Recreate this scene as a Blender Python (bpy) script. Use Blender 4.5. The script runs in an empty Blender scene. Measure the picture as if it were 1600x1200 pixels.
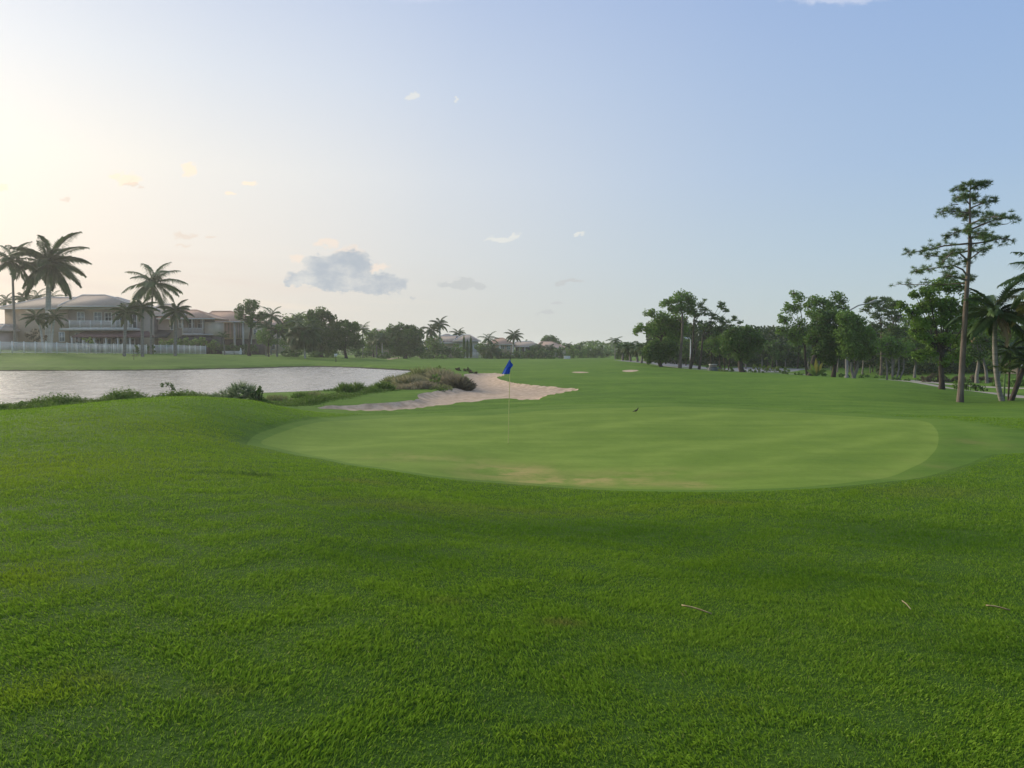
import bpy, math, random
import numpy as np
from mathutils import Vector, Matrix, geometry

sc = bpy.context.scene
C = sc.collection
rnd = random.Random(7)
rng = np.random.default_rng(11)

# ------------------------------------------------------------------ camera
EYE = 2.42
FPX = 1155.0                      # focal length in pixels of the 1600 px wide photograph
PITCH = math.atan(55 / FPX)
cam = bpy.data.cameras.new('camera')
cam_o = bpy.data.objects.new('camera', cam)
C.objects.link(cam_o)
sc.camera = cam_o
cam.sensor_width = 36
cam.lens = 36 * FPX / 1600
cam.clip_start = 0.05
cam.clip_end = 8000
cam_o.location = (0, 0, EYE)
cam_o.rotation_euler = (math.pi / 2 - PITCH, 0, 0)

# ------------------------------------------------------------------ sky
SUN_AZ, SUN_EL = math.radians(-54), math.radians(20)
SUN = Vector((math.sin(SUN_AZ) * math.cos(SUN_EL), math.cos(SUN_AZ) * math.cos(SUN_EL), math.sin(SUN_EL)))
world = bpy.data.worlds.new('World')
sc.world = world
world.use_nodes = True
world.cycles.sampling_method = 'MANUAL'
world.cycles.sample_map_resolution = 256


def srgb(r, g, b, a=1.0):
    f = lambda c: (c / 255 / 12.92) if c / 255 <= 0.04045 else ((c / 255 + 0.055) / 1.055) ** 2.4
    return (f(r), f(g), f(b), a)


class NT:
    """small helper round a node tree"""
    def __init__(s, tree):
        s.t = tree

    def n(s, typ, **kw):
        nd = s.t.nodes.new(typ)
        for k, v in kw.items():
            setattr(nd, k, v)
        return nd

    def put(s, sock, v):
        if isinstance(v, bpy.types.NodeSocket):
            s.t.links.new(v, sock)
        elif v is not None:
            sock.default_value = v

    def m(s, op, a, b=None, c=None, clamp=False):
        nd = s.n('ShaderNodeMath', operation=op, use_clamp=clamp)
        s.put(nd.inputs[0], a)
        if b is not None: s.put(nd.inputs[1], b)
        if c is not None: s.put(nd.inputs[2], c)
        return nd.outputs[0]

    def vm(s, op, a, b=None, out=0):
        nd = s.n('ShaderNodeVectorMath', operation=op)
        s.put(nd.inputs[0], a)
        if b is not None: s.put(nd.inputs[1], b)
        return nd.outputs[out]

    def mix(s, f, a, b, blend='MIX'):
        nd = s.n('ShaderNodeMix', data_type='RGBA', blend_type=blend)
        s.put(nd.inputs[0], f); s.put(nd.inputs[6], a); s.put(nd.inputs[7], b)
        return nd.outputs[2]

    def ramp(s, f, stops, interp='LINEAR'):
        nd = s.n('ShaderNodeValToRGB')
        cr = nd.color_ramp
        cr.interpolation = interp
        while len(cr.elements) > 1: cr.elements.remove(cr.elements[-1])
        cr.elements[0].position = stops[0][0]; cr.elements[0].color = stops[0][1]
        for p, c in stops[1:]:
            e = cr.elements.new(p); e.color = c
        s.put(nd.inputs[0], f)
        return nd.outputs[0]

    def noise(s, vec, scale, detail=4, rough=.5, dist=0.0, out=0):
        nd = s.n('ShaderNodeTexNoise')
        s.put(nd.inputs['Vector'], vec)
        nd.inputs['Scale'].default_value = scale
        nd.inputs['Detail'].default_value = detail
        nd.inputs['Roughness'].default_value = rough
        nd.inputs['Distortion'].default_value = dist
        return nd.outputs[out]

    def step(s, v, a, b):
        nd = s.n('ShaderNodeMapRange', interpolation_type='SMOOTHSTEP')
        s.put(nd.inputs[0], v); nd.inputs[1].default_value = a; nd.inputs[2].default_value = b
        return nd.outputs[0]


def grey(v): return (v, v, v, 1)


w = NT(world.node_tree)
bg = world.node_tree.nodes['Background']
sky = w.n('ShaderNodeTexSky', sky_type='NISHITA')
sky.sun_disc = False
sky.sun_elevation = SUN_EL
sky.sun_rotation = SUN_AZ
sky.dust_density = 3
tc = w.n('ShaderNodeTexCoord')
D = w.vm('NORMALIZE', tc.outputs['Generated'])
sep = w.n('ShaderNodeSeparateXYZ'); w.put(sep.inputs[0], D)
dx, dy, dz = sep.outputs
el = w.m('MAXIMUM', dz, 0.0)
cool = w.ramp(el, [(0.0, srgb(196, 205, 206)), (.05, srgb(186, 204, 210)), (.12, srgb(174, 198, 216)), (.22, srgb(159, 187, 220)),
                   (.42, srgb(139, 170, 217)), (.7, srgb(150, 174, 210)), (1.0, srgb(158, 178, 206))])
warm = w.ramp(el, [(0.0, srgb(226, 213, 196)), (.05, srgb(237, 220, 204)), (.12, srgb(248, 235, 220)), (.22, srgb(252, 245, 232)),
                   (.33, srgb(232, 235, 238)), (.45, srgb(206, 216, 234)), (1.0, srgb(172, 188, 214))])
dotS = w.vm('DOT_PRODUCT', D, tuple(SUN), out=1)
gfac = w.ramp(w.m('MULTIPLY_ADD', dotS, .5, .5), [(0.0, grey(0)), (.55, grey(.0)), (.70, grey(.14)), (.84, grey(.50)), (.93, grey(.82)), (.98, grey(1))], 'B_SPLINE')
grad = w.mix(gfac, cool, warm)
glow = w.ramp(dotS, [(0, grey(0)), (.90, grey(0)), (.96, grey(.02)), (.985, grey(.15)), (1, grey(.5))])
glowc = w.mix(1.0, glow, (1.0, .92, .84, 1), 'MULTIPLY')
skyc = w.mix(1.0, grad, glowc, 'ADD')
# clouds: in the direction (u, v) = (x/y, z/y) ahead of the camera, each a soft ragged patch
ys = w.m('MAXIMUM', dy, 0.05)
cu = w.m('DIVIDE', dx, ys)
cv = w.m('DIVIDE', dz, ys)
cvec = w.n('ShaderNodeCombineXYZ')
w.put(cvec.inputs[0], cu); w.put(cvec.inputs[1], w.m('MULTIPLY', cv, 1.6))
warpn = w.noise(cvec.outputs[0], 22, 5, .6, out=1)
wsep = w.n('ShaderNodeSeparateXYZ'); w.put(wsep.inputs[0], warpn)
warp2 = w.noise(cvec.outputs[0], 70, 5, .65, out=1)
wsep2 = w.n('ShaderNodeSeparateXYZ'); w.put(wsep2.inputs[0], warp2)
wu = w.m('MULTIPLY_ADD', w.m('SUBTRACT', wsep2.outputs[0], .5), .022, w.m('MULTIPLY_ADD', w.m('SUBTRACT', wsep.outputs[0], .5), .045, cu))
wv = w.m('MULTIPLY_ADD', w.m('SUBTRACT', wsep2.outputs[1], .5), .017, w.m('MULTIPLY_ADD', w.m('SUBTRACT', wsep.outputs[1], .5), .024, cv))
fine = w.noise(cvec.outputs[0], 60, 8, .72)
front = w.step(dy, .2, .4)


def cloud_layer(col, ells, rag=.75, lo=.28, hi=.62, amount=1.0):
    global skyc
    best = None
    for px, py, rx, ry in ells:
        a = w.m('MULTIPLY', w.m('SUBTRACT', wu, (px - 800) / FPX), FPX / rx)
        b = w.m('MULTIPLY', w.m('SUBTRACT', wv, (545 - py) / FPX), FPX / ry)
        d = w.m('SUBTRACT', 1.0, w.m('SQRT', w.m('ADD', w.m('MULTIPLY', a, a), w.m('MULTIPLY', b, b))))
        best = d if best is None else w.m('SMOOTH_MAX', best, d, .12)
    best = w.m('MAXIMUM', best, 0.0)
    e = w.m('MULTIPLY_ADD', w.m('SUBTRACT', fine, .5), rag, w.m('MULTIPLY', best, 1.6))
    mask = w.m('MULTIPLY', w.step(e, lo, hi), w.m('MULTIPLY', w.step(best, 0.0, .12), front))
    skyc = w.mix(w.m('MULTIPLY', mask, amount), skyc, col)


streak_v = w.n('ShaderNodeCombineXYZ')
w.put(streak_v.inputs[0], w.m('MULTIPLY', cu, 2.2)); w.put(streak_v.inputs[1], w.m('MULTIPLY_ADD', cv, 26, w.m('MULTIPLY', cu, 2.0)))
st = w.noise(streak_v.outputs[0], 1.6, 4, .55)
low = w.m('MULTIPLY', w.step(cv, .17, .05), w.step(cu, .1, -.45))
skyc = w.mix(w.m('MULTIPLY', w.m('MULTIPLY', w.step(st, .45, .75), low), w.m('MULTIPLY', front, .5)), skyc, srgb(222, 205, 196))
skyc = w.mix(w.m('MULTIPLY', w.m('MULTIPLY', w.step(st, .48, .25), low), w.m('MULTIPLY', front, .35)), skyc, srgb(252, 232, 208))
cloudshade = w.mix(w.step(w.noise(cvec.outputs[0], 30, 6, .62), .35, .75), srgb(172, 182, 194), srgb(212, 213, 212))
cloud_layer(srgb(240, 225, 211), [(514, 382, 26, 11), (592, 416, 24, 9), (545, 397, 40, 14), (472, 406, 16, 11)], lo=.3, hi=.9, amount=.8)
cloud_layer(cloudshade, [(500, 434, 62, 15), (515, 418, 46, 22), (545, 412, 46, 26), (540, 440, 80, 18), (600, 446, 46, 17), (565, 425, 30, 26),
                         (480, 440, 34, 9), (573, 407, 12, 13), (625, 450, 14, 8), (462, 442, 20, 7), (530, 428, 60, 18), (580, 436, 50, 16)], lo=.10, hi=.62, rag=.95)
cloud_layer(srgb(194, 198, 200), [(700, 442, 26, 7), (722, 443, 26, 12), (748, 446, 18, 8), (646, 464, 8, 5), (850, 488, 16, 5), (890, 441, 22, 5), (872, 474, 12, 3)], lo=.12, hi=.7, amount=.85)
cloud_layer(srgb(255, 238, 214), [(210, 284, 22, 11), (190, 280, 12, 7), (303, 268, 14, 13), (398, 291, 15, 5), (365, 303, 9, 4), (8, 296, 16, 5), (2, 345, 8, 7)], lo=.25, hi=.8, amount=.9)
cloud_layer(srgb(224, 205, 188), [(215, 290, 15, 5), (292, 368, 24, 7), (335, 371, 14, 4), (110, 314, 12, 4), (290, 386, 20, 4)], lo=.3, hi=1.0, amount=.5)
cloud_layer(srgb(232, 232, 226), [(780, 376, 30, 8), (800, 371, 14, 6), (908, 364, 14, 4), (648, 158, 11, 7), (715, 160, 6, 4)], lo=.3, hi=.9, amount=.7)
cloud_layer(srgb(198, 209, 233), [(660, 0, 95, 22), (1290, 8, 100, 16), (560, -20, 90, 20)], rag=.9, lo=.0, hi=.9, amount=.85)
nish = w.mix(1.0, sky.outputs[0], grey(.006), 'MULTIPLY')
skyc = w.mix(1.0, w.mix(1.0, skyc, grey(1.0), 'MULTIPLY'), nish, 'ADD')
w.put(bg.inputs[0], skyc)
bg.inputs[1].default_value = 1.0

# ------------------------------------------------------------------ sun behind thin cloud
sl = bpy.data.lights.new('sun', 'SUN')
sl.energy = 4.0
sl.angle = math.radians(30)
sl.color = (1.0, .87, .68)
sun_o = bpy.data.objects.new('sun', sl)
C.objects.link(sun_o)
sun_o.rotation_euler = (-SUN).to_track_quat('-Z', 'Y').to_euler()

vs = sc.view_settings
vs.view_transform = 'Standard'
vs.look = 'None'
vs.exposure = 0.0
vs.gamma = 1.0
vs.use_curve_mapping = False
sc.cycles.use_denoising = True
sc.cycles.max_bounces = 6
sc.cycles.diffuse_bounces = 3
sc.cycles.transmission_bounces = 4
sc.cycles.volume_bounces = 1
sc.cycles.transparent_max_bounces = 6

# ------------------------------------------------------------------ picture measurements -> places
cp, sp = math.cos(PITCH), math.sin(PITCH)


def ray(px, py):
    a = (px - 800) / FPX; b = (600 - py) / FPX
    return np.array([a, cp + b * sp, -sp + b * cp])


def P(px, py, Y):
    d = ray(px, py); t = Y / d[1]
    return Vector((d[0] * t, Y, EYE + d[2] * t))


def on_z(px, py, z):
    d = ray(px, py); t = (z - EYE) / d[2]
    return d[0] * t, d[1] * t


WATER = -0.35
ctrl = []
for x, y, z in [(0, 2, .82), (-3, 2.4, .88), (3, 2.4, .74), (0, 6, .62), (-5, 5, .85), (5, 6, .52), (0, 9, .33), (7, 9.5, .25), (-6, 9, .66), (-2.5, 10.5, .42),
                (3, 11, .14), (12, 13, .18), (1.2, 3.4, .76), (-1.2, 3.4, .82)]:
    ctrl.append((x, y, z))
for px, py, Y in [(408, 691, 18.3), (800, 750, 14.0), (1100, 762, 12.8), (1450, 729, 15.0), (1600, 705, 17.0), (800, 692, 19), (1200, 690, 19), (600, 700, 17.5),
                  (700, 648, 27), (540, 653, 25), (1000, 636, 29.5), (1300, 647, 27), (1600, 675, 20.5), (1750, 680, 20), (1450, 690, 18.5),
                  (0, 648, 20), (150, 632, 21), (300, 621, 23), (400, 626, 25), (480, 642, 27), (-150, 660, 19), (300, 700, 14.7), (100, 720, 12.3), (0, 800, 7.8), (-200, 800, 8),
                  (400, 660, 20.5), (200, 660, 17.5),
                  (560, 625, 36.5), (550, 642, 30.6), (600, 617, 40.5), (470, 634, 33), (660, 638, 32.5), (790, 624, 38), (905, 609, 48), (800, 598, 60), (760, 585, 80),
                  (650, 605, 50), (650, 590, 62), (700, 578, 85), (900, 600, 57), (850, 589, 70), (1000, 600, 52), (1000, 580, 80), (1000, 567, 120), (1000, 561.5, 170), (900, 561, 220),
                  (800, 562, 190), (700, 560.5, 200), (600, 562, 165), (540, 567, 122), (780, 575, 105),
                  (1110, 579, 94), (1160, 582, 84), (1200, 584, 74), (1270, 590, 62), (1350, 593, 55), (1420, 601, 49), (1470, 610, 44), (1502, 627.5, 38),
                  (1150, 614, 42), (1200, 600, 54), (1600, 619, 42), (1600, 645, 27), (1750, 630, 30), (1050, 625, 36), (1500, 640, 30),
                  (0, 550, 112), (229, 553, 140), (322, 553.5, 158), (400, 555, 160), (470, 558.5, 145), (-200, 551, 100), (0, 566, 98), (250, 566, 108), (450, 564, 125),
                  (100, 550, 150), (300, 552, 180), (500, 556, 200)]:
    p = P(px, py, Y); ctrl.append((p.x, p.y, p.z))
for px, Y, z in [(300, 29, .35), (100, 27, .25), (0, 26, .2), (0, 33, -.1), (300, 37, -.1), (450, 34, -.08), (1270, 88, -.9), (1400, 78, -.85), (1600, 62, -.6), (1520, 52, -.5), (1100, 125, -.6), (1300, 150, -.8),
                 (1600, 120, -.7), (1000, 260, -.55), (800, 300, -.5), (500, 330, -.2), (100, 300, .6), (1500, 300, -.7), (1600, 35, -.15), (2400, 20, .2), (2400, 60, -.3), (-900, 20, .5), (-900, 60, .1)]:
    ctrl.append(((px - 800) / FPX * Y, Y, z))
ctrl = np.array(ctrl, float)


def uv_(x, y):
    r = np.sqrt(x * x + y * y)
    return np.clip(np.arctan2(x, np.maximum(y, 1e-3)), -1.1, 1.1), .45 * np.log(np.maximum(r, 2.0))


def phi(r2): return .5 * r2 * np.log(r2 + 1e-9)


cu_, cv_ = uv_(ctrl[:, 0], ctrl[:, 1])
n_ = len(ctrl)
K = phi((cu_[:, None] - cu_) ** 2 + (cv_[:, None] - cv_) ** 2) + np.eye(n_) * 2e-4
A = np.zeros((n_ + 3, n_ + 3)); A[:n_, :n_] = K
Q = np.stack([np.ones(n_), cu_, cv_], 1); A[:n_, n_:] = Q; A[n_:, :n_] = Q.T
W = np.linalg.solve(A, np.concatenate([ctrl[:, 2], np.zeros(3)]))


def sstep(v, a, b):
    t = np.clip((v - a) / (b - a), 0, 1); return t * t * (3 - 2 * t)


def seg_dist(x, y, poly, closed=True):
    poly = np.asarray(poly); m = len(poly)
    best = np.full(x.shape, 1e18)
    for i in range(m if closed else m - 1):
        ax, ay = poly[i]; bx_, by_ = poly[(i + 1) % m]
        ex, ey = bx_ - ax, by_ - ay
        t = np.clip(((x - ax) * ex + (y - ay) * ey) / (ex * ex + ey * ey + 1e-12), 0, 1)
        best = np.minimum(best, (x - ax - t * ex) ** 2 + (y - ay - t * ey) ** 2)
    return np.sqrt(best)


def inside(x, y, poly):
    poly = np.asarray(poly); r = np.zeros(x.shape, bool); m = len(poly)
    for i in range(m):
        ax, ay = poly[i]; bx_, by_ = poly[(i + 1) % m]
        if ay == by_: continue
        c = ((ay > y) != (by_ > y)) & (x < (bx_ - ax) * (y - ay) / (by_ - ay) + ax)
        r ^= c
    return r


def smooth_loop(pts, k=6):
    """closed Catmull-Rom through the points"""
    pts = [np.array(p, float) for p in pts]; n = len(pts); out = []
    for i in range(n):
        p0, p1, p2, p3 = pts[i - 1], pts[i], pts[(i + 1) % n], pts[(i + 2) % n]
        for j in range(k):
            t = j / k
            out.append(.5 * ((2 * p1) + (-p0 + p2) * t + (2 * p0 - 5 * p1 + 4 * p2 - p3) * t * t + (-p0 + 3 * p1 - 3 * p2 + p3) * t ** 3))
    return np.array(out)


lake_px = [(-260, 577), (-100, 578.5), (0, 579.7), (110, 579.5), (220, 579), (320, 577.2), (400, 575.6), (480, 573.2), (540, 574.2), (600, 577.4), (646, 580),
           (628, 586), (612, 594), (604, 603), (585, 606), (560, 607), (530, 610), (480, 613), (420, 615), (350, 617.5), (280, 620), (200, 624), (100, 628), (0, 634), (-120, 645), (-330, 655)]
lake = np.array([on_z(a, b, WATER) for a, b in lake_px])
lake = smooth_loop(lake, 4)


def base_h(x, y):
    u, v = uv_(x, y)
    z = np.full(u.shape, W[n_]) + W[n_ + 1] * u + W[n_ + 2] * v
    for i in range(n_):
        z = z + W[i] * phi((u - cu_[i]) ** 2 + (v - cv_[i]) ** 2)
    r = np.sqrt(x * x + y * y)
    t = sstep(r, 260, 420); z = z * (1 - t) + t * -.5
    back = sstep(-y, -1.5, 6); z = z * (1 - back) + back * .85
    # long soft undulations of the mown ground
    und = (np.sin(x * .21 + y * .05 + 1.0) * np.sin(y * .16 - x * .04) * .05 + np.sin(x * .47 + 2) * np.sin(y * .31 + x * .1) * .02)
    z = z + und * sstep(r, 5, 30) * (1 - sstep(r, 200, 300))
    z = z + (np.sin(x * 1.9 + y * .7) * np.sin(y * 1.6 - x * .5 + 1) * .012) * (1 - sstep(r, 30, 60))
    return z


def lake_h(x, y, z):
    d = seg_dist(x, y, lake); ins = inside(x, y, lake)
    wid = np.clip(.12 * y, 2.5, 9)
    far = sstep(y, 60, 85)
    shore = WATER + .05 + .30 * far * sstep(d, 0, .9) + .10 * sstep(d, 0, 1.5)
    t = sstep(d, 0, wid)
    near_lake = 1 - sstep(d, 12, 22)
    zo = shore * (1 - t) + (np.maximum(z, WATER + .12) * near_lake + z * (1 - near_lake)) * t
    zi = WATER - .02 - np.minimum(d * .25, 1.2)
    return np.where(ins, zi, zo)


def H0(x, y):
    x = np.asarray(x, float); y = np.asarray(y, float)
    return lake_h(x, y, base_h(x, y))


def ground_hit(px, py, f=H0, near=2.0, far=700):
    """where the sight line through a point of the photograph meets the land"""
    px = np.atleast_1d(np.asarray(px, float)); py = np.atleast_1d(np.asarray(py, float))
    res = np.zeros((len(px), 2))
    Y = np.geomspace(near, far, 700)
    for i in range(len(px)):
        d = ray(px[i], py[i]); t = Y / d[1]
        x = d[0] * t; z = EYE + d[2] * t
        g = f(x, Y)
        k = np.argmax(z < g)
        if z[k] >= g[k]: k = len(Y) - 1
        if k > 0:
            a = (z[k - 1] - g[k - 1]); b = (g[k] - z[k]); s = a / (a + b + 1e-12)
            yy = Y[k - 1] + s * (Y[k] - Y[k - 1])
        else: yy = Y[0]
        res[i] = (d[0] / d[1] * yy, yy)
    return res


def px_loop(pts, k=5):
    q = np.array(pts, float)
    return smooth_loop(ground_hit(q[:, 0], q[:, 1]), k)


green = px_loop([(408, 690), (425, 679), (456, 668), (519, 656), (612, 651), (700, 648.5), (794, 645), (859, 639), (906, 637.5), (1000, 635.5), (1075, 634), (1137, 636),
                 (1225, 642), (1300, 647), (1380, 652), (1440, 656), (1462, 668), (1466, 690), (1452, 712), (1420, 730), (1375, 745), (1275, 756), (1200, 760), (1100, 762.5), (1000, 761), (900, 757), (800, 750),
                 (737, 746), (659, 737), (566, 724), (487, 709), (440, 699)])
collar = px_loop([(386, 691), (402, 676), (440, 663), (500, 652.5), (560, 648.5), (650, 645.5), (740, 641), (830, 633), (960, 629), (1075, 629), (1225, 637), (1350, 645),
                  (1487, 655), (1560, 666), (1640, 676), (1760, 684), (1840, 700), (1700, 703), (1600, 705.5), (1550, 708), (1512, 722), (1450, 741), (1375, 751), (1275, 760), (1200, 763.5), (1100, 766), (1000, 764.5), (900, 760.5), (800, 753.5),
                  (737, 749.5), (659, 740.5), (566, 727), (487, 712), (430, 701), (398, 695)])
sand = px_loop([(490, 637.5), (530, 641.5), (600, 642.5), (660, 637.5), (700, 632.5), (740, 628), (790, 624), (838, 625), (852, 619), (878, 614), (904, 609), (880, 606.5), (830, 602.5), (800, 598.5), (784, 594.5),
                (776, 590), (788, 586.5), (778, 583.5), (745, 583.5), (725, 586), (733, 592), (728, 603), (695, 610), (655, 617), (652, 625), (600, 631), (540, 633.5)], 6)
bunk1 = px_loop([(972, 579.3), (985, 577.8), (998, 578.6), (990, 580.8), (978, 581)], 3)
bunk2 = px_loop([(893, 581.5), (905, 580.6), (921, 581.8), (905, 582.8)], 3)
bunk3 = px_loop([(604, 560.8), (618, 558.6), (626, 558.8), (614, 561.2)], 3)


def H(x, y):
    x = np.asarray(x, float); y = np.asarray(y, float)
    z = H0(x, y)
    ds = seg_dist(x, y, sand); ins = inside(x, y, sand)
    z = z + np.where(ins, -.16 * sstep(ds, 0, .5) - .1 * sstep(ds, 0, 3) + .025 * np.sin(x * 2.1 + 1.5 * np.sin(y * .7)) * sstep(ds, .5, 3), .05 * (1 - sstep(ds, 0, 1.5)))
    # grass face on the right of the bunker rises above the sand
    z = z + .22 * np.exp(-(((x - 5.0) / 3.2) ** 2 + ((y - 62) / 7) ** 2))
    dg = seg_dist(x, y, collar); inc = inside(x, y, collar)
    z = z + np.where(inc, -.035, -.035 * (1 - sstep(dg, 0, .3)))
    return z


def hz(x, y): return float(H(np.array([x]), np.array([y]))[0])


# ------------------------------------------------------------------ materials
MATS = {}


def mat(name, c1, c2=None, scale=4.0, rough=.8, bump=0.0, bscale=None, transl=0.0, stretch=None, rnd_attr=False, spec=.3, metal=0.0, lo=.35, hi=.65, detail=5):
    if name in MATS: return MATS[name]
    m_ = bpy.data.materials.new(name); m_.use_nodes = True
    t = NT(m_.node_tree); b = m_.node_tree.nodes['Principled BSDF']
    g = t.n('ShaderNodeTexCoord'); v = g.outputs['Object']
    if stretch:
        mp = t.n('ShaderNodeMapping'); t.put(mp.inputs[0], v); mp.inputs['Scale'].default_value = stretch; v = mp.outputs[0]
    n1 = t.noise(v, scale, detail, .6)
    c2 = c2 or tuple(c * .7 for c in c1)
    f = t.step(n1, lo, hi)
    if rnd_attr:
        at = t.n('ShaderNodeAttribute', attribute_name='rnd')
        f = t.m('ADD', t.m('MULTIPLY', f, .3), t.m('MULTIPLY', at.outputs['Fac'], .7))
    col = t.mix(f, (*c1, 1), (*c2, 1))
    t.put(b.inputs['Base Color'], col)
    b.inputs['Roughness'].default_value = rough
    b.inputs['Metallic'].default_value = metal
    b.inputs['Specular IOR Level'].default_value = spec
    if bump:
        bn = t.n('ShaderNodeBump'); bn.inputs['Strength'].default_value = bump; bn.inputs['Distance'].default_value = .05
        t.put(bn.inputs['Height'], t.noise(v, bscale or scale * 3, 5, .6)); t.put(b.inputs['Normal'], bn.outputs[0])
    if transl:
        tr = t.n('ShaderNodeBsdfTranslucent'); t.put(tr.inputs[0], col)
        mx = t.n('ShaderNodeMixShader'); mx.inputs[0].default_value = transl
        out = [n for n in m_.node_tree.nodes if n.type == 'OUTPUT_MATERIAL'][0]
        t.put(mx.inputs[1], b.outputs[0]); t.put(mx.inputs[2], tr.outputs[0]); t.put(out.inputs[0], mx.outputs[0])
    MATS[name] = m_
    return m_


def ground_mat(name, cols, kind):
    """turf: cols = (dark, mid, light, dry); large patches, mowing streaks, fine grain, 'dry' from a painted attribute"""
    m_ = bpy.data.materials.new(name); m_.use_nodes = True
    t = NT(m_.node_tree); b = m_.node_tree.nodes['Principled BSDF']
    v = t.n('ShaderNodeTexCoord').outputs['Object']
    dark, mid, light, dry = [(*c, 1) for c in cols]
    big = t.noise(v, .09, 4, .55)
    med = t.noise(v, .7, 5, .6)
    mp = t.n('ShaderNodeMapping'); t.put(mp.inputs[0], v); mp.inputs['Scale'].default_value = (.12, 1.5, 1); mp.inputs['Rotation'].default_value = (0, 0, .18)
    streak = t.noise(mp.outputs[0], 1.0, 4, .6)
    f = t.m('ADD', t.m('MULTIPLY', big, .35), t.m('ADD', t.m('MULTIPLY', med, .3), t.m('MULTIPLY', streak, .35)))
    c = t.ramp(f, [(.36, dark), (.5, mid), (.64, light)])
    fine = t.noise(v, 26 if kind == 'rough' else 60, 4, .7)
    fine2 = t.noise(v, 6, 5, .7)
    k = .85 if kind == 'rough' else .45
    g = t.m('ADD', t.m('MULTIPLY_ADD', fine, k, 1 - k / 2), t.m('MULTIPLY_ADD', fine2, k * .9, -k * .45))
    gc = t.n('ShaderNodeCombineXYZ')
    for i in range(3): t.put(gc.inputs[i], g)
    c = t.mix(1.0, c, gc.outputs[0], 'MULTIPLY')
    at = t.n('ShaderNodeAttribute', attribute_name='dry')
    dn = t.noise(v, 1.3, 6, .7)
    df = t.m('MULTIPLY', at.outputs['Fac'], t.step(dn, .34, .62))
    c = t.mix(df, c, dry)
    ml = t.n('ShaderNodeAttribute', attribute_name='mow')
    c = t.mix(t.m('MULTIPLY', t.m('MULTIPLY', ml.outputs['Fac'], t.step(t.noise(v, 1.1, 4, .6), .2, .6)), .75), c, light)
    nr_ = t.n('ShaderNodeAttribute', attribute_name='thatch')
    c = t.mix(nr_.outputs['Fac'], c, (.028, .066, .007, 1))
    if kind == 'rough':
        geo = t.n('ShaderNodeNewGeometry'); sx = t.n('ShaderNodeSeparateXYZ'); t.put(sx.inputs[0], geo.outputs['Position'])
        sh_ = t.n('ShaderNodeAttribute', attribute_name='shore')
        mud = t.step(t.m('ADD', sx.outputs[2], t.m('MULTIPLY', med, .16)), WATER + .30, WATER + .12)
        c = t.mix(t.m('MULTIPLY', mud, sh_.outputs['Fac']), c, (.035, .034, .022, 1))
    t.put(b.inputs['Base Color'], c)
    b.inputs['Roughness'].default_value = .85
    b.inputs['Specular IOR Level'].default_value = .07
    bn = t.n('ShaderNodeBump'); bn.inputs['Strength'].default_value = .8 if kind == 'rough' else .35
    bn.inputs['Distance'].default_value = .03 if kind == 'rough' else .01
    t.put(bn.inputs['Height'], t.m('ADD', fine, t.m('MULTIPLY', fine2, 1.5))); t.put(b.inputs['Normal'], bn.outputs[0])
    return m_


M_rough = ground_mat('rough_turf', [(.068, .134, .017), (.106, .192, .023), (.156, .248, .034), (.24, .20, .07)], 'rough')
M_collar = ground_mat('collar_turf', [(.084, .156, .019), (.112, .194, .024), (.148, .230, .034), (.24, .20, .07)], 'fine')
M_green = ground_mat('green_turf', [(.120, .196, .026), (.155, .236, .033), (.218, .300, .050), (.42, .32, .12)], 'fine')

M_sand = mat('bunker_sand', (.60, .455, .325), (.42, .305, .21), scale=2.6, rough=.95, bump=1.0, bscale=5, spec=.1)
M_path = mat('path_concrete', (.42, .36, .30), (.33, .29, .25), scale=1.2, rough=.9, spec=.1)
M_road = mat('road_asphalt', (.30, .29, .29), (.24, .235, .24), scale=1.2, rough=.9, spec=.1)

# ------------------------------------------------------------------ land: one triangulation shared by all ground surfaces
path_mid = ground_hit([1436, 1462, 1500, 1540, 1590, 1680], [604.5, 607.5, 613.5, 618.5, 625, 640])
far_path = ground_hit([1420, 1450, 1500, 1545, 1600, 1700], [603.5, 604.5, 606.5, 608.5, 612, 618])


def ribbon(mid, hw):
    mid = np.array(mid); L, R = [], []
    for i in range(len(mid)):
        t = mid[min(i + 1, len(mid) - 1)] - mid[max(i - 1, 0)]; t /= np.linalg.norm(t) + 1e-9
        nrm = np.array([-t[1], t[0]])
        L.append(mid[i] + nrm * hw); R.append(mid[i] - nrm * hw)
    return np.array(L + R[::-1])


def world_line(pts): return np.array([((px - 800) / FPX * Y, Y) for px, Y in pts])


path_a = ribbon(world_line([(1700, 36), (1610, 40.5), (1570, 44), (1520, 49), (1478, 55), (1440, 62), (1405, 70), (1380, 82)]), .6)
path_b = ribbon(world_line([(1760, 52), (1650, 54.5), (1560, 58), (1490, 62.5), (1446, 68), (1425, 80)]), 1.0)
road = ribbon(world_line([(1000, 150), (1040, 126), (1085, 112), (1130, 108), (1170, 112), (1215, 128)]), 5.5)
path_c = ribbon(world_line([(1020, 112), (1045, 107), (1075, 101), (1110, 97.5), (1150, 99), (1210, 102), (1262, 95)]), .9)
# the mown lawns were laid round them
regions = [('putting_green', green), ('green_collar', collar), ('sand_bunker', sand), ('distant_bunker', bunk1), ('distant_bunker', bunk2), ('distant_bunker', bunk3),
           ('cart_path', path_a), ('cart_path', path_b), ('cart_path', path_c), ('road', road)]

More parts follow.
